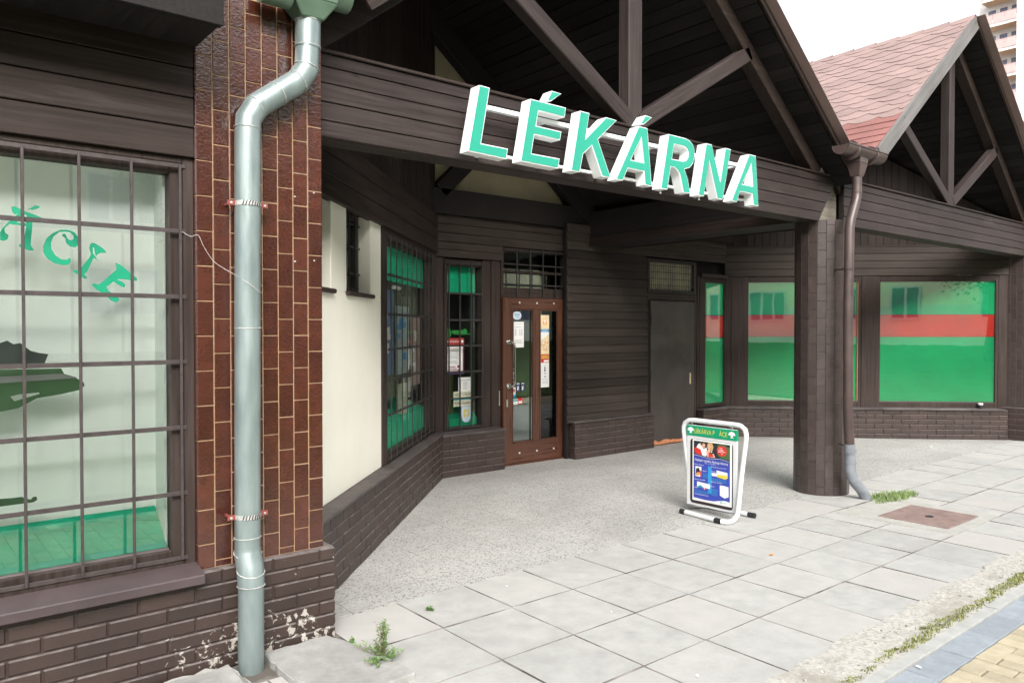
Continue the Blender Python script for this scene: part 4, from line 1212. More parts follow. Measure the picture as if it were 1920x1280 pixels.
pp([(.63, .445), (.92, .46), (.93, .545), (.86, .575), (.64, .555)], 3, 0); pp([(.64, .515), (.93, .505), (.92, .55), (.86, .575), (.65, .555)], 4, 8); pp([(.5, .5), (.64, .495), (.65, .545), (.51, .55)], 5, 0)
pp([(.1, .685), (.46, .70), (.46, .775), (.1, .78)], 3, 0); pp([(.11, .765), (.2, .735), (.3, .78), (.12, .778)], 4, 11); pp([(.27, .77), (.35, .77), (.35, .805), (.27, .805)], 5, 5); circ(.31, .787, .016, .010, 6, 0)
pp([(.72, .685), (.82, .68), (.95, .69), (.955, .85), (.85, .885), (.725, .85)], 3, 0)
def lines(u0, u1, v0, v1, n, mi=7):
    for i in range(n):
        v = v0+(v1-v0)*i/max(1, n-1); u = u1-random.random()*.06
        pp([(u0, v), (u, v), (u, v+.005), (u0, v+.005)], 4, mi)
for a in ((.26, .43, .53, .60, 6), (.5, .92, .585, .63, 4), (.03, .45, .83, .875, 4), (.49, .69, .765, .865, 8)): lines(*a)
pp([(0, .985), (0, .965), (.3, .975), (.55, .97), (.7, .945), (.85, .925), (.985, .935), (.985, .985)], 5, 0)
circ(.76, .962, .032, .02, 6, 11); circ(.76, .962, .018, .011, 7, 0); T('alphega', .81, .968, .012, 11, 8)
g.build('poster', mats, pn, FA)
g = MB(); g.box(xl-.003, xr+.003, -.016, .014, .680, .772); hd = g.build('header_board', M_grn, pn, FA, .002)
g = MB(); yh = -.0168
g.text('LÉKÁRVA P', xl+.085, .706, .058, yh, 0, .215); g.text('ÁCE', xl+.345, .706, .058, yh, 0, .083)
g.build('header_lettering', M_yel, hd, FA)
g = MB()
for cx in (xl+.045, xr-.045):
    g.poly([(cx-.036, .728), (cx-.03, .742), (cx-.018, .752), (cx, .757), (cx+.018, .752), (cx+.03, .742), (cx+.036, .728), (cx+.012, .722), (cx+.006, .712), (cx+.02, .702), (cx-.02, .702), (cx-.006, .712), (cx-.012, .722)], yh)
g.build('tree_emblem', M_paper, hd, FA)
g = MB()
for y in (4.29, 3.87):
    g.tube([(AX, y, .775), (AX, y, .80)], .006, 8); g.tube([(AX, y, .80), (AX-.001, y+.0001, .806)], .024, 12)
g.build('hanger_ring', M_chrome, AB)

# ------------------------------------------------------------------ NOTICES ON THE DOOR AND THE WINDOW BESIDE IT
def notice(name, label, cat, M, build, group=None, mats=None):
    g = MB(); build(g); o = g.build(name, mats, None, M); return tag(o, label, cat, group)
YD = -.0042      # just in front of the door glass (local y of FB)
def sheet(g, x0, x1, z0, z1, y, mi=0, t=.0008): g.box(x0, x1, y-t, y, z0, z1, mi)
def b_oval(g):
    g.prism([(5.955+.066*math.cos(2*PI*i/30), 1.79+.05*math.sin(2*PI*i/30)) for i in range(30)], YD-.0008, YD, 0)
    g.prism([(5.955+.058*math.cos(2*PI*i/30), 1.79+.043*math.sin(2*PI*i/30)) for i in range(30)], YD-.0012, YD-.0008, 1)
    g.text('Sanar', 5.91, 1.79, .04, YD-.0014, 2, .085); g.box(5.925, 5.985, YD-.0016, YD-.0013, 1.768, 1.772, 3)
notice('sticker', 'pale blue oval sticker at the top of the left door pane', 'sticker', FB, b_oval, None, [M_paper, plain('pale_blue_print', (.45, .58, .66, 1), .4), M_navy, M_ink])
def b_hours(g):
    sheet(g, 5.905, 6.062, 1.405, 1.715, YD)
    g.text('OTEVŘENO', 5.925, 1.682, .016, YD-.001, 1, .11)
    for i in range(6):
        z = 1.62-i*.013
        g.box(5.918, 5.945, YD-.0013, YD-.001, z, z+.005, 1); g.box(5.985, 6.005, YD-.0013, YD-.001, z, z+.005, 1); g.box(6.015, 6.04, YD-.0013, YD-.001, z, z+.005, 1)
    for z in (1.65, 1.49, 1.475, 1.46): g.box(5.92, 6.02+random.random()*.02, YD-.0013, YD-.001, z, z+.004, 1)
notice('notice_sheet', 'white opening hours sheet inside the left door pane below the oval sticker', 'notice', FB, b_hours, None, [M_paper, M_ink])
def b_vert(g):
    sheet(g, 5.875, 5.898, 1.23, 1.515, YD)
    for i in range(12): g.box(5.880, 5.893, YD-.0013, YD-.001, 1.24+i*.022, 1.253+i*.022, 1)
notice('sticker', 'narrow vertical pale sticker strip on the door glass behind the steel handle', 'sticker', FB, b_vert, None, [plain('pale_teal_print', (.5, .68, .7, 1), .4), M_teal])
def b_pic(x, z):
    def f(g):
        sheet(g, x, x+.052, z, z+.105, YD)
        g.box(x+.004, x+.048, YD-.0013, YD-.001, z+.088, z+.098, 1)
        g.poly([(x+.006, z+.01), (x+.02, z+.02), (x+.024, z+.005), (x+.03, z+.03), (x+.045, z+.02), (x+.032, z+.045), (x+.04, z+.07), (x+.022, z+.055), (x+.008, z+.07), (x+.014, z+.04)], YD-.0012, 1)
    return f
notice('sticker', 'dark blue star sticker beside the lower end of the door handle', 'sticker', FB, b_pic(5.872, 1.055), 'dark blue star stickers on the door', [M_navy, M_paper])
notice('sticker', 'left one of the two low dark blue star stickers on the door glass', 'sticker', FB, b_pic(5.945, .875), 'dark blue star stickers on the door', [M_navy, M_paper])
notice('sticker', 'right one of the two low dark blue star stickers on the door glass', 'sticker', FB, b_pic(6.018, .875), 'dark blue star stickers on the door', [M_navy, M_paper])
def b_ph(z, low):
    def f(g):
        sheet(g, 5.872, 5.932, z, z+.118, YD); sheet(g, 5.872, 5.932, z, z+.03, YD-.0009, 2 if low else 1, .0003)
        g.ell(5.905, z+.08, .018, .018, YD-.0013, 3); g.box(5.885, 5.925, YD-.0013, YD-.001, z+.045, z+.052, 4)
    return f
notice('sticker', 'white red dot sticker with violet foot, above its light blue footed twin', 'sticker', FB, b_ph(.935, False), 'white stickers with a red dot', [M_paper, M_navy, M_lblue, M_red, M_ink])
notice('sticker', 'white red dot sticker with light blue foot, under its violet footed twin', 'sticker', FB, b_ph(.81, True), 'white stickers with a red dot', [M_paper, M_navy, M_lblue, M_red, M_ink])
def b_card(g):
    sheet(g, 5.872, 5.965, .72, .79, YD); sheet(g, 5.876, 5.962, .753, .788, YD-.0009, 1, .0003); g.text('GARANCE', 5.88, .764, .016, YD-.0016, 0, .07); g.box(5.88, 5.95, YD-.0013, YD-.001, .733, .738, 2)
notice('sticker', 'white sticker with dark teal band at the bottom of the door stickers', 'sticker', FB, b_card, None, [M_paper, M_teal, M_ink])
def b_redl(g):
    sheet(g, 5.97, 6.04, .722, .795, YD, 1); g.box(5.977, 6.033, YD-.0013, YD-.001, .73, .757, 0); g.box(5.985, 6.02, YD-.0015, YD-.0012, .742, .746, 2)
notice('sticker', 'small red sticker with a white field, lowest and furthest right on the left door pane', 'sticker', FB, b_redl, None, [M_paper, M_red, M_ink])
def b_strip(g):
    x0, x1 = 6.335, 6.475; z0 = .905
    sheet(g, x0, x1, z0, 1.80, YD)
    sheet(g, x0, x1, 1.62, 1.80, YD-.001, 1, .0003); sheet(g, x0, x1, 1.59, 1.625, YD-.0015, 2, .0003); g.text('ZDARMA', x0+.02, 1.596, .028, YD-.0021, 0, .1)
    def bag(cx, cz, s_):
        g.poly([(cx-s_, cz-s_*1.1), (cx-s_*.4, cz-s_*.7), (cx+s_*.3, cz-s_*1.2), (cx+s_, cz-s_*.9), (cx+s_*.9, cz+s_), (cx-s_*.9, cz+s_*1.05)], YD-.0021, 3)
        g.box(cx-s_*.7, cx+s_*.7, YD-.0026, YD-.0022, cz+s_*.15, cz+s_*.8, 0); g.box(cx-s_*.4, cx+s_*.4, YD-.003, YD-.0026, cz-s_*.6, cz-s_*.1, 0)
    bag(x0+.07, 1.715, .034)
    g.poly([(x0, 1.30), (x1, 1.30), (x1, 1.57), (x0+.08, 1.53), (x0, 1.49)], YD-.0013, 1)
    bag(x0+.10, 1.475, .027); bag(x0+.036, 1.445, .027); bag(x0+.075, 1.39, .027)
    sheet(g, x0+.004, x1-.004, 1.21, 1.315, YD-.0015, 4, .0003)
    for z, l in ((1.285, .11), (1.262, .12)): g.box(x0+.012, x0+.012+l, YD-.0022, YD-.0019, z, z+.013, 5)
    g.box(x0+.05, x1-.01, YD-.0022, YD-.0019, 1.218, 1.243, 0)
    g.poly([(x0+.06, 1.10), (x0+.082, 1.10), (x0+.078, 1.15), (x0+.07, 1.175), (x0+.064, 1.15)], YD-.0012, 6)
    g.box(x0+.06, x0+.09, YD-.0013, YD-.001, 1.072, 1.08, 6); g.box(x0+.062, x0+.084, YD-.0013, YD-.001, 1.03, 1.042, 6)
    for i in range(7): g.box(x0+.028+i*.014, x0+.036+i*.014, YD-.0013, YD-.001, 1.0, 1.006, 7)
    g.text('21 Kč', x0+.03, .955, .034, YD-.0015, 7, .09)
notice('poster', 'long white and orange price poster hanging in the right door pane', 'poster', FB, b_strip, None, [M_paper, M_cream, M_lblue, M_orange, M_red, M_yel, M_dink, M_ink])
YW_ = .048      # just in front of the window glass
def b_red(g):
    sheet(g, 4.945, 5.205, 1.445, 1.525, YW_, 0); g.text('AKČNÍ NABÍDKA', 4.955, 1.475, .032, YW_-.0012, 1, .19); g.ell(5.18, 1.486, .016, .016, YW_-.0012, 1)
notice('paper_strip', 'red paper strip AKČNÍ NABÍDKA above the white poster in the narrow grilled window', 'notice', FB, b_red, None, [plain('dull_red_print', (.36, .03, .03, 1), .5), M_paper])
def b_glu(g):
    sheet(g, 4.94, 5.205, 1.115, 1.435, YW_, 1); sheet(g, 4.945, 5.185, 1.145, 1.432, YW_-.001, 0, .0004)
    g.text('GLUCADENT+', 4.96, 1.395, .036, YW_-.0016, 1, .205)
    for i, l in enumerate((.2, .18, .2, .21, .17, .19, .0, .15, .17)):
        if l: g.box(4.96, 4.96+l*.9, YW_-.0017, YW_-.0014, 1.372-i*.016, 1.377-i*.016, 2)
    for z, a, b in ((1.195, 4.99, 5.08), (1.175, 4.985, 5.10), (1.155, 4.965, 5.12)): g.box(a, b, YW_-.0017, YW_-.0014, z, z+.009, 3)
    g.box(5.11, 5.145, YW_-.0017, YW_-.0014, 1.185, 1.215, 3); g.box(5.12, 5.155, YW_-.0019, YW_-.0016, 1.15, 1.172, 3)
    g.box(4.94, 5.205, YW_-.0012, YW_-.0009, 1.117, 1.128, 4)
notice('poster', 'white GLUCADENT+ poster with maroon print in the narrow grilled window', 'poster', FB, b_glu, None, [M_paper, M_maroon, M_ink, M_maroon, M_navy])
def b_a4(g):
    sheet(g, 5.125, 5.315, .885, 1.075, YW_, 0)
    g.box(5.15, 5.29, YW_-.0013, YW_-.001, 1.04, 1.045, 1)
    for i in range(7): g.box(5.19, 5.25, YW_-.0013, YW_-.001, 1.02-i*.014, 1.024-i*.014, 1)
notice('notice_sheet', 'plain white sheet above the camera warning plate in the narrow grilled window', 'notice', FB, b_a4, None, [M_paper, M_ink])
def b_cam(g):
    sheet(g, 5.055, 5.315, .845, .915, YW_-.002, 0); sheet(g, 5.055, 5.315, .745, .815, YW_-.002, 0)
    g.box(5.06, 5.31, YW_-.0019, YW_-.0012, .815, .845, 2)
    g.text('OBJEKT STŘEŽEN', 5.065, .862, .05, YW_-.0034, 1, .24); g.text('POMOCÍ KAMERY', 5.07, .76, .05, YW_-.0034, 1, .23)
notice('warning_plate', 'cream warning plate OBJEKT STŘEŽEN POMOCÍ KAMERY in the narrow grilled window', 'sign', FB, b_cam, None, [plain('cream_plate', (.66, .66, .5, 1), .5), M_dink, M_teal])
def b_shield(g):
    cx, cz = 5.235, .66
    o = [(cx-.065, cz+.10), (cx+.065, cz+.10), (cx+.068, cz-.02)]+[(cx+.066*math.cos(R(-a)), cz-.03+.075*math.sin(R(-a))) for a in range(15, 180, 15)]+[(cx-.068, cz-.02)]
    g.prism(o[::-1], YW_-.0008, YW_, 0)
    for i in range(8): g.box(cx-.056+i*.0145, cx-.046+i*.0145, YW_-.0013, YW_-.001, cz+.078, cz+.092, 1)
    g.poly([(cx-.04, cz-.03), (cx-.045, cz+.03), (cx-.02, cz+.05), (cx+.01, cz+.04), (cx+.04, cz+.055), (cx+.03, cz+.02), (cx+.045, cz-.02), (cx+.015, cz-.055), (cx+.0, cz-.02), (cx-.02, cz-.06)], YW_-.0012, 2)
    g.ell(cx, cz, .016, .016, YW_-.0016, 0, 12)
notice('sticker', 'light blue shield sticker with a yellow beast under the camera warning plate', 'sticker', FB, b_shield, None, [plain('shield_blue', (.42, .55, .62, 1), .5), M_maroon, plain('shield_gold', (.5, .42, .1, 1), .5)])
def b_gl(g):
    g.ell(4.985, 1.585, .045, .055, YW_+.001, 0); g.box(5.04, 5.20, YW_, YW_+.001, 1.575, 1.615, 0); g.ell(5.225, 1.60, .025, .03, YW_+.001, 0); g.box(5.20, 5.235, YW_, YW_+.001, 1.57, 1.63, 0)
    g.box(5.07, 5.30, YW_, YW_+.001, 1.565, 1.578, 0)
notice('window_decal', 'bright green blurred logo decal above the red strip in the narrow grilled window', 'decal', FB, b_gl, None, [plain('bright_green_vinyl', (.012, .17, .03, 1), .4)])
# goods and blinds behind the grilled windows
def thing1(name, label, cat, M, fn, mats, group=None): return notice(name, label, cat, M, fn, group, mats)
def b_top(g): 
    for i in range(8): g.box(4.92+i*.062, 4.92+i*.062+.061, .10+.01*(i % 2), .115+.01*(i % 2), 2.05, 2.36, 0)
thing1('green_pelmet', 'green pelmet across the top of the narrow grilled window', 'pelmet', FB, b_top, [M_dgreen])
thing1('green_base_panel', 'green base panel at the foot of the narrow grilled window', 'panel', FB, lambda g: g.hexa([(4.92, .07, .50), (5.42, .07, .50), (5.42, .35, .50), (4.92, .35, .50), (4.92, .07, .60), (5.42, .07, .60), (5.42, .35, .76), (4.92, .35, .76)]), [M_dgreen])
thing1('roller_blind', 'ochre blind hanging behind the left half of the narrow grilled window', 'blind', FB, lambda g: g.box(4.93, 5.13, .16, .17, .60, 1.12), [M_blind])
def b_top1(g):
    for i in range(16): g.box(1.74+i*.11, 1.74+i*.11+.109, .066+.003*(i % 2), .076+.003*(i % 2), 2.06, 2.38, 0)
thing1('green_pelmet', 'pleated green pelmet across the top of the tall splayed grilled window', 'pelmet', FD1, b_top1, [M_dgreen])
thing1('green_base_panel', 'sloping green display base at the foot of the tall splayed grilled window', 'panel', FD1, lambda g: g.hexa([(1.74, .065, .53), (3.52, .065, .53), (3.52, .6, .53), (1.74, .6, .53), (1.74, .065, .80), (3.52, .065, .80), (3.52, .6, .98), (1.74, .6, .98)]), [M_dgreen])
r_ = random.Random(6)
def b_post(x0, x1, z0, z1, y, main, alt):
    def f(g):
        g.box(x0, x1, y, y+.01, z0, z1, 0)
        for i in range(5):
            a = x0+(x1-x0)*r_.uniform(.05, .5); b = a+(x1-x0)*r_.uniform(.15, .4); c = z0+(z1-z0)*r_.uniform(.05, .8)
            g.box(a, min(b, x1-.01), y-.002, y, c, min(c+(z1-z0)*r_.uniform(.04, .14), z1-.01), 1)
    return f
thing1('display_poster', 'blue display poster inside the tall splayed window, nearest the cream wall', 'poster', FD1, b_post(1.90, 2.30, 1.22, 1.98, .085, 0, 0), [plain('poster_blue', (.12, .2, .34, 1), .5), M_paper])
thing1('display_poster', 'pale display poster in the middle of the tall splayed window', 'poster', FD1, b_post(2.45, 2.95, 1.20, 1.85, .095, 0, 0), [plain('poster_pale', (.4, .46, .46, 1), .5), M_lblue])
thing1('display_poster', 'pinkish display poster inside the tall splayed window, nearest the inner corner', 'poster', FD1, b_post(3.02, 3.42, 1.05, 1.75, .085, 0, 0), [plain('poster_pink', (.42, .3, .26, 1), .5), M_paper])
thing1('display_box', 'cream carton standing on the green display base of the tall splayed window', 'carton', FD1, lambda g: g.hexa([(2.6, .085, .812), (2.85, .085, .812), (2.85, .135, .825), (2.6, .135, .825), (2.6, .085, 1.10), (2.85, .085, 1.10), (2.85, .135, 1.10), (2.6, .135, 1.10)]), [plain('carton', (.4, .4, .3, 1), .6)])
thing1('back_curtain', 'dull green cloth hung behind the posters of the tall splayed window', 'curtain', FD1, lambda g: [g.box(1.7+i*.12, 1.7+i*.12+.115, .15+.008*(i % 2), .16+.008*(i % 2), .98, 2.4) for i in range(16)], [plain('dull_green_cloth', (.15, .18, .11, 1), .9)])
thing1('shop_light', 'short white tube lamp hung under the green pelmet of the splayed window', 'lamp', FD1, lambda g: g.tube([(2.35, .11, 2.02), (2.62, .11, 2.02)], .02, 10), [M_paper])

# ------------------------------------------------------------------ LEFT SHOP WINDOW DISPLAY
g = MB(); n = 160; xs_ = [-1.4+2.46*i/n for i in range(n+1)]
yc = lambda x: 4.06+.002*math.sin(x*23)+.0015*math.sin(x*57+1)
g.add([(x, yc(x), z) for x in xs_ for z in (.55, 2.42)], [(2*i, 2*i+2, 2*i+3, 2*i+1) for i in range(n)], 0, True)
g.add([(x, yc(x)+.004, z) for x in xs_ for z in (.55, 2.42)], [(2*i+1, 2*i+3, 2*i+2, 2*i) for i in range(n)], 0, True)
tag(g.build('curtain', M_curt, sharp=60), 'white curtain hung behind the glass of the barred left shop window', 'curtain')
g = MB(); g.box(1.06, 1.10, 3.91, 5.0, .5, 2.42); g.box(-1.4, 1.1, 3.9, 5.0, 2.40, 2.44)
g.build('window_reveal', M_curt, SHOP)
g = MB(); g.hexa([(-1.4, 3.88, .54), (1.065, 3.88, .54), (1.055, 4.05, .54), (-1.4, 4.05, .54), (-1.4, 3.88, .585), (1.065, 3.88, .585), (1.052, 4.05, .765), (-1.4, 4.05, .765)])
tag(g.build('green_display_base', plain('green_cloth', (.0, .40, .225, 1), .7, 0, .05, 4, .1, 8)), 'sloping bright green display base behind the barred left shop window', 'display base')
def C2(l): # lettering outlines traced on the glass plane y = 3.86
    out = []
    for x, y in l:
        X_ = x/6.096; Y_ = 370+y/6.096
        out.append(GP(X_, Y_))
    return out
def GP(X_, Y_):
    f = 1445.; yaw, pit = R(50.49), R(-1.0)
    fw = Vector((math.cos(yaw)*math.cos(pit), math.sin(yaw)*math.cos(pit), math.sin(pit))); rr = Vector((math.sin(yaw), -math.cos(yaw), 0)); uu = rr.cross(fw)
    d_ = fw*f+rr*(X_-960)-uu*(Y_-640); k = 3.861/d_.y
    return (d_.x*k, 1.64+d_.z*k)
VL = empty('window_lettering', (.6, 3.861, 1.8), 'green curved fantasy lettering ÁCIE stuck on the barred left shop window', 'lettering')
glyphs = [
 ([(130,112),(165,103),(300,165),(400,200),(480,235),(500,258),(420,255),(395,230),(372,260),(368,340),(350,545),(388,607),(340,607),(245,578),(205,548),(270,520),(300,330),(110,305),(60,345),(50,370),(60,405),(98,432),(85,480),(45,497),(0,490),(0,400),(30,350),(90,290),(180,215),(205,180),(170,195),(140,165)],
  [[(240,215),(290,195),(307,215),(303,300),(190,292),(215,250)]]),
 ([(760,370),(690,370),(600,410),(530,470),(495,560),(500,640),(540,700),(620,750),(720,775),(780,770),(808,735),(808,700),(790,695),(770,712),(700,710),(630,660),(588,590),(582,520),(610,450),(680,395),(750,392),(800,400),(840,440),(842,480),(800,492),(770,470),(745,415),(710,420),(712,440),(748,470),(755,520),(800,560),(860,575),(895,540),(905,500),(890,450),(850,400),(800,378)], []),
 ([(1050,520),(1085,525),(1150,565),(1190,595),(1218,632),(1150,635),(1110,655),(1095,680),(1080,600),(1075,572),(1060,574),(1062,640),(1128,730),(1070,690),(1000,840),(965,880),(1000,925),(970,930),(900,885),(850,860),(828,835),(870,828),(905,835),(1020,690),(1040,650),(1020,580),(1030,535)], []),
 ([(1320,745),(1380,775),(1450,830),(1510,880),(1560,920),(1568,950),(1520,955),(1460,940),(1360,928),(1342,945),(1400,965),(1435,1000),(1425,1028),(1390,1020),(1330,985),(1300,960),(1215,1020),(1240,1070),(1330,1120),(1365,1165),(1330,1200),(1270,1180),(1230,1140),(1180,1100),(1100,1050),(1045,995),(1070,985),(1130,995),(1180,960),(1280,870),(1335,825)], [])]
for gi, (o_, hl) in enumerate(glyphs):
    g = MB(); g.prism(C2(o_)[::-1], 3.8605, 3.8615, 0, [C2(h)[::-1] for h in hl])
    if gi == 0: g.prism(C2([(320,138),(400,92),(445,100),(460,112),(430,130),(370,142)])[::-1], 3.8605, 3.8615)
    g.build('letter', M_vinyl, VL)
def Q2(l): return [GP(x/2.612, 620+y/2.612) for x, y in l][::-1]
HD = empty('window_decal', (.3, 3.861, 1.4), 'dark painted silhouette of a hat like leaf shape on the barred left shop window', 'decal')
g = MB(); g.prism(Q2([(-420,120),(-200,70),(-60,75),(0,60),(35,48),(65,65),(100,60),(150,98),(190,108),(237,114),(226,140),(218,162),(0,166),(-420,180)]), 3.8605, 3.8615); g.build('crown', M_vdark, HD)
g = MB(); g.prism(Q2([(-420,215),(0,190),(300,184),(314,210),(375,228),(375,232),(410,252),(414,268),(395,288),(300,310),(180,330),(90,378),(0,396),(-300,420),(-420,400)]), 3.8606, 3.8615, 0, [Q2([(50,322),(95,310),(190,302),(195,308),(120,330),(70,345)])]); br_ = g.build('brim', M_vgreen, HD)
g = MB(); g.prism(Q2([(-420,250),(0,224),(310,209),(375,230),(0,256),(-420,280)]), 3.8600, 3.8604); g.build('hat_band', M_vgrey, HD)
g = MB(); g.prism(Q2([(-200,830),(0,822),(60,818),(105,812),(150,826),(163,812),(178,810),(183,826),(165,838),(60,852),(0,860),(-200,870)]), 3.8605, 3.8615)
tag(g.build('window_decal', M_vgreen), 'thin dark green stroke decal low on the barred left shop window', 'decal')
# stray wire
wp = spline([(1.112, 3.785, 2.092), (1.145, 3.76, 2.07), (1.17, 3.735, 2.075), (1.20, 3.742, 2.02), (1.241, 3.742, 1.96), (1.29, 3.735, 1.925), (1.328, 3.66, 1.885), (1.37, 3.617, 1.848), (1.415, 3.621, 1.815), (1.445, 3.66, 1.812)], 5)
g = MB(); g.tube(wp, .0011, 6); tag(g.build('loose_wire', plain('dull_white_plastic', (.5, .45, .45, 1), .5)), 'thin white wire trailing from the window bars across tiles and zinc pipe', 'wire')

# ------------------------------------------------------------------ SMALL THINGS ON THE GROUND
MH = empty('manhole_cover', (6.98, 2.83, 0), 'rusty square manhole cover in a pale concrete frame', 'manhole cover')
g = MB()
Xa, Xb, Ya, Yb = 6.56, 7.54, 2.46, 3.44
xa, xb, ya, yb = 6.71, 7.38, 2.56, 3.14
for q in ((Xa, Xb, Ya, ya), (Xa, Xb, yb, Yb), (Xa, xa, ya, yb), (xb, Xb, ya, yb)): g.box(q[0], q[1], q[2], q[3], -.06, .004)
g.build('frame', concrete('warm_concrete', (.33, .32, .29, 1), (.42, .41, .375, 1), 8, 0, .5), MH)
def rustplate():
    m, nt, b = newmat('rusty_cast_iron'); v = coords(nt)
    c = mix(nt, maprange(nt, noise(nt, v, 9, 6), .3, .7, 0, 1), (.17, .112, .097, 1), (.27, .195, .172, 1))
    L(nt, c, b.inputs['Base Color']); b.inputs['Roughness'].default_value = .75
    vo = N(nt, 'ShaderNodeTexVoronoi', distance='CHEBYCHEV'); vo.inputs['Scale'].default_value = 45; vo.inputs['Randomness'].default_value = 0; L(nt, v, vo.inputs['Vector'])
    bump(nt, b, vo.outputs['Distance'], .5, .004); return m
g = MB(); g.box(xa+.006, xb-.006, ya+.006, yb-.006, -.05, .008); cvr = g.build('cover', rustplate(), MH, bevel=.003)
g = MB(); g.tube([(7.02, 2.83, .0085), (7.02, 2.83, .011)], .035, 16); g.box(6.985, 7.055, 2.822, 2.838, .011, .0125); g.build('lifting_socket', M_dink, cvr)
# broken apron slabs by the pillar
def rough_slab(pts, z, label, seed):
    r_ = random.Random(seed); g = MB(); o = []
    for i in range(len(pts)):
        a, b = Vector(pts[i]), Vector(pts[(i+1) % len(pts)])
        n = max(2, int((b-a).length/.05))
        for k in range(n):
            q = a.lerp(b, k/n); o.append((q.x+r_.uniform(-.006, .006), q.y+r_.uniform(-.006, .006)))
    nn_ = len(o); vs = [(x, y, -.05) for x, y in o]+[(x, y, z+r_.uniform(-.004, .004)) for x, y in o]
    g.add(vs, [(i, (i+1) % nn_, nn_+(i+1) % nn_, nn_+i) for i in range(nn_)]+[tuple(range(nn_, 2*nn_))])
    return tag(g.build('concrete_slab', M_apron, bevel=.006), label, 'concrete slab')
rough_slab([(1.455, 3.30), (1.62, 3.02), (1.93, 3.05), (1.90, 3.36), (1.845, 3.60), (1.80, 3.705), (1.455, 3.705)], .035, 'worn pale concrete apron slab right of the zinc downpipe foot', 3)
rough_slab([(.2, 3.2), (1.25, 3.05), (1.30, 3.45), (1.285, 3.70), (.2, 3.705)], .03, 'worn concrete apron slab under the sill of the barred window', 4)
g = MB(); g.box(-1, 1.95, 2.9, 3.72, -.055, -.012); struct(g.build('soil', M_soil))

def blades(g, cx, cy, rx, ry, n, h, seed, w=.004, lean=.5, z=0):
    r_ = random.Random(seed)
    for _ in range(n):
        a = r_.random()*2*PI; q = math.sqrt(r_.random()); x = cx+rx*q*math.cos(a); y = cy+ry*q*math.sin(a)
        hh = h*(1-.55*q)*r_.uniform(.4, 1.15); a2 = r_.random()*2*PI; l = lean*hh*r_.uniform(.2, 1.2)
        dx, dy = math.cos(a2), math.sin(a2); px_, py_ = -dy*w*r_.uniform(.6, 1.4), dx*w
        m1 = (x+dx*l*.35, y+dy*l*.35, z+hh*.6)
        g.add([(x-px_, y-py_, z), (x+px_, y+py_, z), (m1[0]+px_*.8, m1[1]+py_*.8, m1[2]), (m1[0]-px_*.8, m1[1]-py_*.8, m1[2]), (x+dx*l, y+dy*l, z+hh)], [(0, 1, 2, 3), (3, 2, 4)])
g = MB(); blades(g, 7.52, 3.40, .24, .15, 520, .085, 1, .0032, 1.1); blades(g, 7.78, 3.36, .20, .10, 260, .065, 2, .0032, 1.1); blades(g, 7.27, 3.36, .10, .05, 60, .04, 3, .004)
tag(g.build('grass_tuft', M_grass), 'spreading green grass tuft growing at the foot of the brown downpipe', 'grass tuft')
# grass and moss along the kerb
g = MB(); r_ = random.Random(21); x = 2.0
while x < 12.5:
    d_ = .5+.5*math.sin(x*3.1)*math.sin(x*1.7+1)+r_.uniform(-.2, .25)
    if d_ > .18:
        blades(g, x, 1.735+r_.uniform(-.012, .03)+.02*max(0, d_-.5), .045, .022+.035*max(0, d_-.3), int(14+26*max(0, d_)), .018+.014*max(0, d_), int(x*1000), .0032, .9, .002)
    x += .038
tag(g.build('verge_grass', M_moss), None, None, None, 'stuff')
# loose crumbs of concrete in the strip
g = MB(); r_ = random.Random(31)
for _ in range(300):
    x = r_.uniform(2.2, 10); y = r_.gauss(1.87, .04)
    if not 1.74 < y < 2.0: continue
    s_ = r_.uniform(.002, .007)*(1.5 if r_.random() < .12 else 1); a = r_.random()*PI
    M_ = Matrix.Translation((x, y, .005+s_*.3)) @ Matrix.Rotation(a, 4, 'Z')
    vs = [M_ @ Vector((sx*s_*r_.uniform(.6, 1.2), sy*s_*r_.uniform(.5, 1), sz*s_*r_.uniform(.35, .7))) for sz in (-1, 1) for sy in (-1, 1) for sx in (-1, 1)]
    g.add(vs, [(0,2,3,1),(4,5,7,6),(0,1,5,4),(2,6,7,3),(0,4,6,2),(1,3,7,5)])
tag(g.build('loose_gravel', plain('pale_crumbs', (.42, .4, .35, 1), .9, 0, .2, 3, 0, 60, .3, .3)), None, None, None, 'stuff')
# weeds
def weed(name, loc, label, hgt, n, spread, seed, group=None):
    r_ = random.Random(seed); t = empty(name, loc, label, 'weed', group); g = MB(); lf = MB()
    for i in range(n):
        a = r_.random()*2*PI; l = hgt*r_.uniform(.35, 1.0); s_ = spread*r_.uniform(.2, 1.0)
        up_ = r_.random() < .55
        if up_: s_ *= .35
        else: l *= .35
        P0 = Vector(loc); P1 = P0+Vector((math.cos(a)*s_*.5, math.sin(a)*s_*.5, l*.6)); P2 = P0+Vector((math.cos(a)*s_, math.sin(a)*s_, l))
        pts = spline([P0, P1, P2], 5); g.tube(pts, [.0022*(1-.6*k/len(pts)) for k in range(len(pts))], 5)
        for k in range(1, len(pts)):
            for _ in range(4):
                p = pts[k]+Vector((r_.uniform(-.004, .004), r_.uniform(-.004, .004), r_.uniform(-.008, .008))); b = r_.random()*2*PI; ll = r_.uniform(.010, .024); el = r_.uniform(.0, .9)
                d_ = Vector((math.cos(b)*math.cos(el), math.sin(b)*math.cos(el), math.sin(el))); q = d_.cross(Vector((0, 0, 1))).normalized()*ll*.22
                lf.add([p, p+d_*ll*.5+q, p+d_*ll, p+d_*ll*.5-q], [(0, 1, 2, 3)])
    g.build('stem', M_stem, t); lf.build('leaves', M_weed, t); return t
weed('weed_plant', (1.90, 3.30, .0), 'feathery green weed growing beside the broken concrete slab by the pillar', .23, 34, .16, 5)
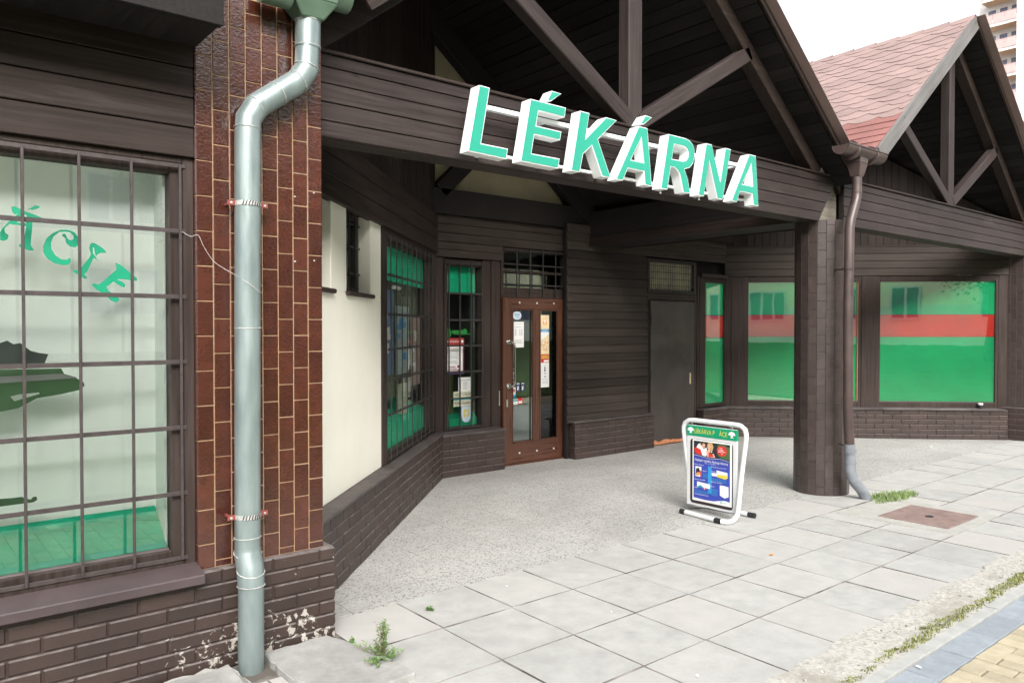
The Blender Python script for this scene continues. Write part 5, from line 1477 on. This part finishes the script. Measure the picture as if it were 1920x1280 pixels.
weed('weed_plant', (1.86, 3.55, .0), 'tiny pale weed at the brick corner of the tiled pillar', .05, 8, .06, 9)
weed('weed_plant', (2.46, 3.74, .0), 'tiny weed in the slab joint near the entrance', .018, 4, .04, 12)
# litter
def scrap(name, loc, sx, sy, rot, mat, label, cat, seed):
    r_ = random.Random(seed); g = MB(); n = 9
    o = [(math.cos(2*PI*i/n)*sx*r_.uniform(.7, 1.15), math.sin(2*PI*i/n)*sy*r_.uniform(.7, 1.15), .002+r_.uniform(0, .006)) for i in range(n)]
    g.add(o+[(0, 0, .006)], [(i, (i+1) % n, n) for i in range(n)])
    g.add([(a, b, c-.0012) for a, b, c in o], [tuple(reversed(range(n)))])
    return tag(g.build(name, mat, None, frame(loc[0], loc[1], R(rot), .003)), label, cat)
scrap('dry_leaf', (4.978, 3.084), .03, .012, 10, M_orange, 'orange dry leaf lying on the slabs in front of the pavement sign', 'leaf', 1)
scrap('paper_scrap', (2.963, 2.223), .018, .008, 40, M_paper, 'white paper scrap on the slab nearest the bottom edge', 'litter', 2)
scrap('paper_scrap', (3.865, 1.60), .02, .008, 70, M_paper, 'white paper scrap on a blue grey paver, the nearer of two by the kerb', 'litter', 3)
scrap('paper_scrap', (3.863, 1.668), .02, .008, 15, M_paper, 'white paper scrap lying on the kerb edge', 'litter', 4)
scrap('paper_scrap', (3.064, 3.769), .014, .006, 80, M_paper, 'white paper scrap just in front of the terrazzo floor edge', 'litter', 5)
scrap('paper_scrap', (3.25, 3.04), .018, .004, 60, M_paper, 'thin white scrap in the middle of the slab paving', 'litter', 7)
scrap('paper_scrap', (11.2, 4.5), .035, .02, 20, M_paper, 'white paper scrap on the floor below the right green window', 'litter', 6)
g = MB(); cup = Vector((12.55, 4.36, .459))
g.tube([cup, cup+Vector((0, 0, .05))], [.028, .03], 14, 0); g.tube([cup+Vector((0, 0, .05)), cup+Vector((0, 0, .075))], .034, 14, 1)
tag(g.build('small_jar', [M_dink, M_whitep]), 'small dark jar with white lid on the ledge under the right green window', 'jar')

# ------------------------------------------------------------------ FAR THINGS
TW = empty('tower_block', (98, 26, 0), 'tall pale apartment tower with pink balconies behind the right gable', 'apartment block')
M_tw = plain('tower_white', (.8, .78, .74, 1), .9, 0, .04); M_twp = plain('tower_pink_panel', (.55, .37, .35, 1), .8, 0, .08); M_two = plain('tower_peach', (.72, .47, .3, 1), .9, 0, .05)
M_twg = plain('tower_window_glass', (.12, .13, .2, 1), .1)
FH = 2.8; NF = 14
g = MB(); g.box(94.0, 106, 14, 33.2, -.05, FH*NF+1.2)
for y0, y1 in ((28.5, 29.05), (24.3, 25.2), (14, 20.2)): g.box(92.4, 94.0, y0, y1, 0, FH*NF+1.0)
g.build('wall', M_tw, TW)
g = MB(); g.box(91.8, 106.4, 13.6, 33.6, FH*NF+1.2, FH*NF+1.6); g.build('roof', M_twp, TW)
rr_ = random.Random(3); cl = [plain('laundry_navy', (.05, .06, .2, 1), .9), plain('laundry_blue', (.1, .25, .45, 1), .9), plain('laundry_pink', (.5, .2, .3, 1), .9), M_whitep]
base_fl = 0
for k in range(NF):
    z = base_fl+k*FH+.35
    for y0, y1 in ((29.06, 32.4), (20.25, 24.25)):
        g = MB(); g.box(92.3, 94.0, y0, y1, z-.2, z); g.box(92.31, 93.9, y0+.02, y1-.02, z-.215, z-.2, 1); b = g.build('balcony', [M_tw, M_two], TW)
        g = MB()
        for i in range(3):
            w_ = (y1-y0)/3; g.box(92.28, 92.33, y0+i*w_+.02, y0+(i+1)*w_-.02, z+.12, z+1.02)
        g.box(92.27, 92.34, y0, y1, z+1.05, z+1.10); g.build('railing', M_twp, b)
        g = MB(); g.box(93.99, 94.02, y0, y1, z, z+FH-.2); g.build('peach_wall', M_two, b) if False else None
        g = MB()
        for i in range(3):
            w_ = (y1-y0)/3; g.box(93.95, 93.99, y0+i*w_+.25, y0+(i+1)*w_-.15, z+1.15, z+2.1)
        g.build('window', M_twg, b)
        if rr_.random() < .5 and k > 3:
            g = MB()
            for i in range(5): ya = y0+.4+i*.5; g.box(92.5, 92.52, ya, ya+.4, z+1.9-rr_.uniform(.3, .8), z+1.95, i % 4)
            tag(g.build('laundry', cl), 'washing drying on a balcony of the apartment tower, floor %d, %s bay' % (k+1, 'left' if y0 > 28 else 'right'), 'laundry', 'washing on the tower balconies')
def antenna(x, y, z0, z1, lab):
    t = empty('tv_antenna', (x, y, z0), lab, 'antenna', 'television antennas behind the roof ridge'); g = MB(); g.tube([(x, y, z0), (x, y, z1)], .012, 6); g.build('mast', M_tw if False else M_chrome, t)
    g = MB()
    for zz in (z1-.1, z1-.75):
        g.tube([(x-.25, y-.2, zz), (x+.25, y+.2, zz)], .008, 5)
        for i in range(5):
            q = -.25+i*.125; g.tube([(x+q-.07, y+q*.8+.1, zz), (x+q+.07, y+q*.8-.1, zz)], .006, 5)
    g.build('aerial', M_chrome, t)
# flat roofed block further back carries the antennas
g = MB(); g.box(24, 40, 19, 33, -.05, 10.2); fb = empty('rear_building', (32, 26, 0), 'flat roofed pale building hidden behind the shop roof', 'building')
g.build('wall', M_tw, fb); g = MB(); g.box(23.8, 40.2, 18.8, 33.2, 10.2, 10.5); g.build('roof', M_twp, fb)
g = MB(); r_ = None
for i in range(6):
    for k in range(3): g.box(23.97, 24.02, 20+i*2.1, 21.3+i*2.1, 1.5+k*3, 3+k*3)
g.build('window', M_twg, fb)
antenna(25.5, 14.05+5.5, 10.5, 12.9, 'tall tv antenna, left one over the shingle ridge')
antenna(29.5, 20.2, 10.5, 12.6, 'smaller tv antenna, right one over the shingle ridge')

# the flats across the lawn, seen mirrored in the shop glass
OB = empty('apartment_building', (6, -23, .8), 'cream apartment building with white windows across the lawn, mirrored in the shop glass', 'apartment block')
M_obw = plain('cream_facade', (.86, .77, .56, 1), .9, 0, .06); M_obw2 = plain('pale_facade', (.72, .7, .6, 1), .9, 0, .05)
g = MB(); YO = -18
g.box(-34, 40, YO-10, YO, .3, 12.6); g.box(-34, 40, YO-.0, YO+.06, .3, 2.6, 1); g.build('wall', [M_obw, M_obw2], OB)
g = MB(); g.box(-34.5, 40.5, YO-10.4, YO+.5, 12.6, 13.0); g.build('roof', M_twp, OB)
for i in range(-9, 11):
    for k in range(4):
        x = i*3.6+1.2; z = 2.0+k*2.8
        wd = 2.1 if i % 3 else 1.3
        g = MB(); winframe(g, x, x+wd, z, z+1.5, YO+.062, YO+.12, .09, .09, .09, .09)
        for q in range(1, 3 if wd > 2 else 2): xx = x+wd*q/(3 if wd > 2 else 2); g.box(xx-.05, xx+.05, YO+.062, YO+.12, z+.08, z+1.42)
        wn = g.build('window', M_whitep, OB)
        g = MB(); g.box(x+.08, x+wd-.08, YO+.062, YO+.075, z+.08, z+1.42); g.build('pane', M_twg, wn)
def tree(loc, H, cr, seed, label, nleaf=14000):
    r_ = random.Random(seed); t = empty('broadleaf_tree', loc, label, 'tree', None); g = MB(); lf = MB(); L0 = Vector(loc)
    g.tube(spline([L0, L0+Vector((.1, .05, H*.3)), L0+Vector((-.05, .1, H*.55)), L0+Vector((.05, 0, H*.8))], 5), [.22*(1-.8*i/15) for i in range(16)], 10)
    cl_ = []
    for i in range(16):
        a = r_.random()*2*PI; zz = H*r_.uniform(.38, .95); rr = cr*r_.uniform(.35, .95)*(1-.5*abs(zz/H-.62)/.38)
        e = L0+Vector((math.cos(a)*rr, math.sin(a)*rr, zz)); s_ = L0+Vector((0, 0, zz*.75))
        g.tube(spline([s_, s_.lerp(e, .5)+Vector((0, 0, .2)), e], 4), [.07*(1-.85*k/8) for k in range(9)], 6); cl_ += [(e, r_.uniform(.7, 1.25)), (s_.lerp(e, .6), .8)]
    for _ in range(nleaf):
        e, s_ = r_.choice(cl_); p = e+Vector((r_.gauss(0, .5), r_.gauss(0, .5), r_.gauss(0, .4)))*s_
        d_ = Vector((r_.gauss(0, 1), r_.gauss(0, 1), r_.gauss(0, .6))).normalized(); q = d_.orthogonal().normalized()*.035; d_ *= .065
        lf.add([p-d_, p+q, p+d_, p-q], [(0, 1, 2, 3)])
    g.build('trunk', M_bark, t); lf.build('crown', M_leaf, t)
tree((7.4, -11.5, .5), 7.6, 2.9, 4, 'broadleaf tree on the lawn opposite, mirrored in the shop glass')
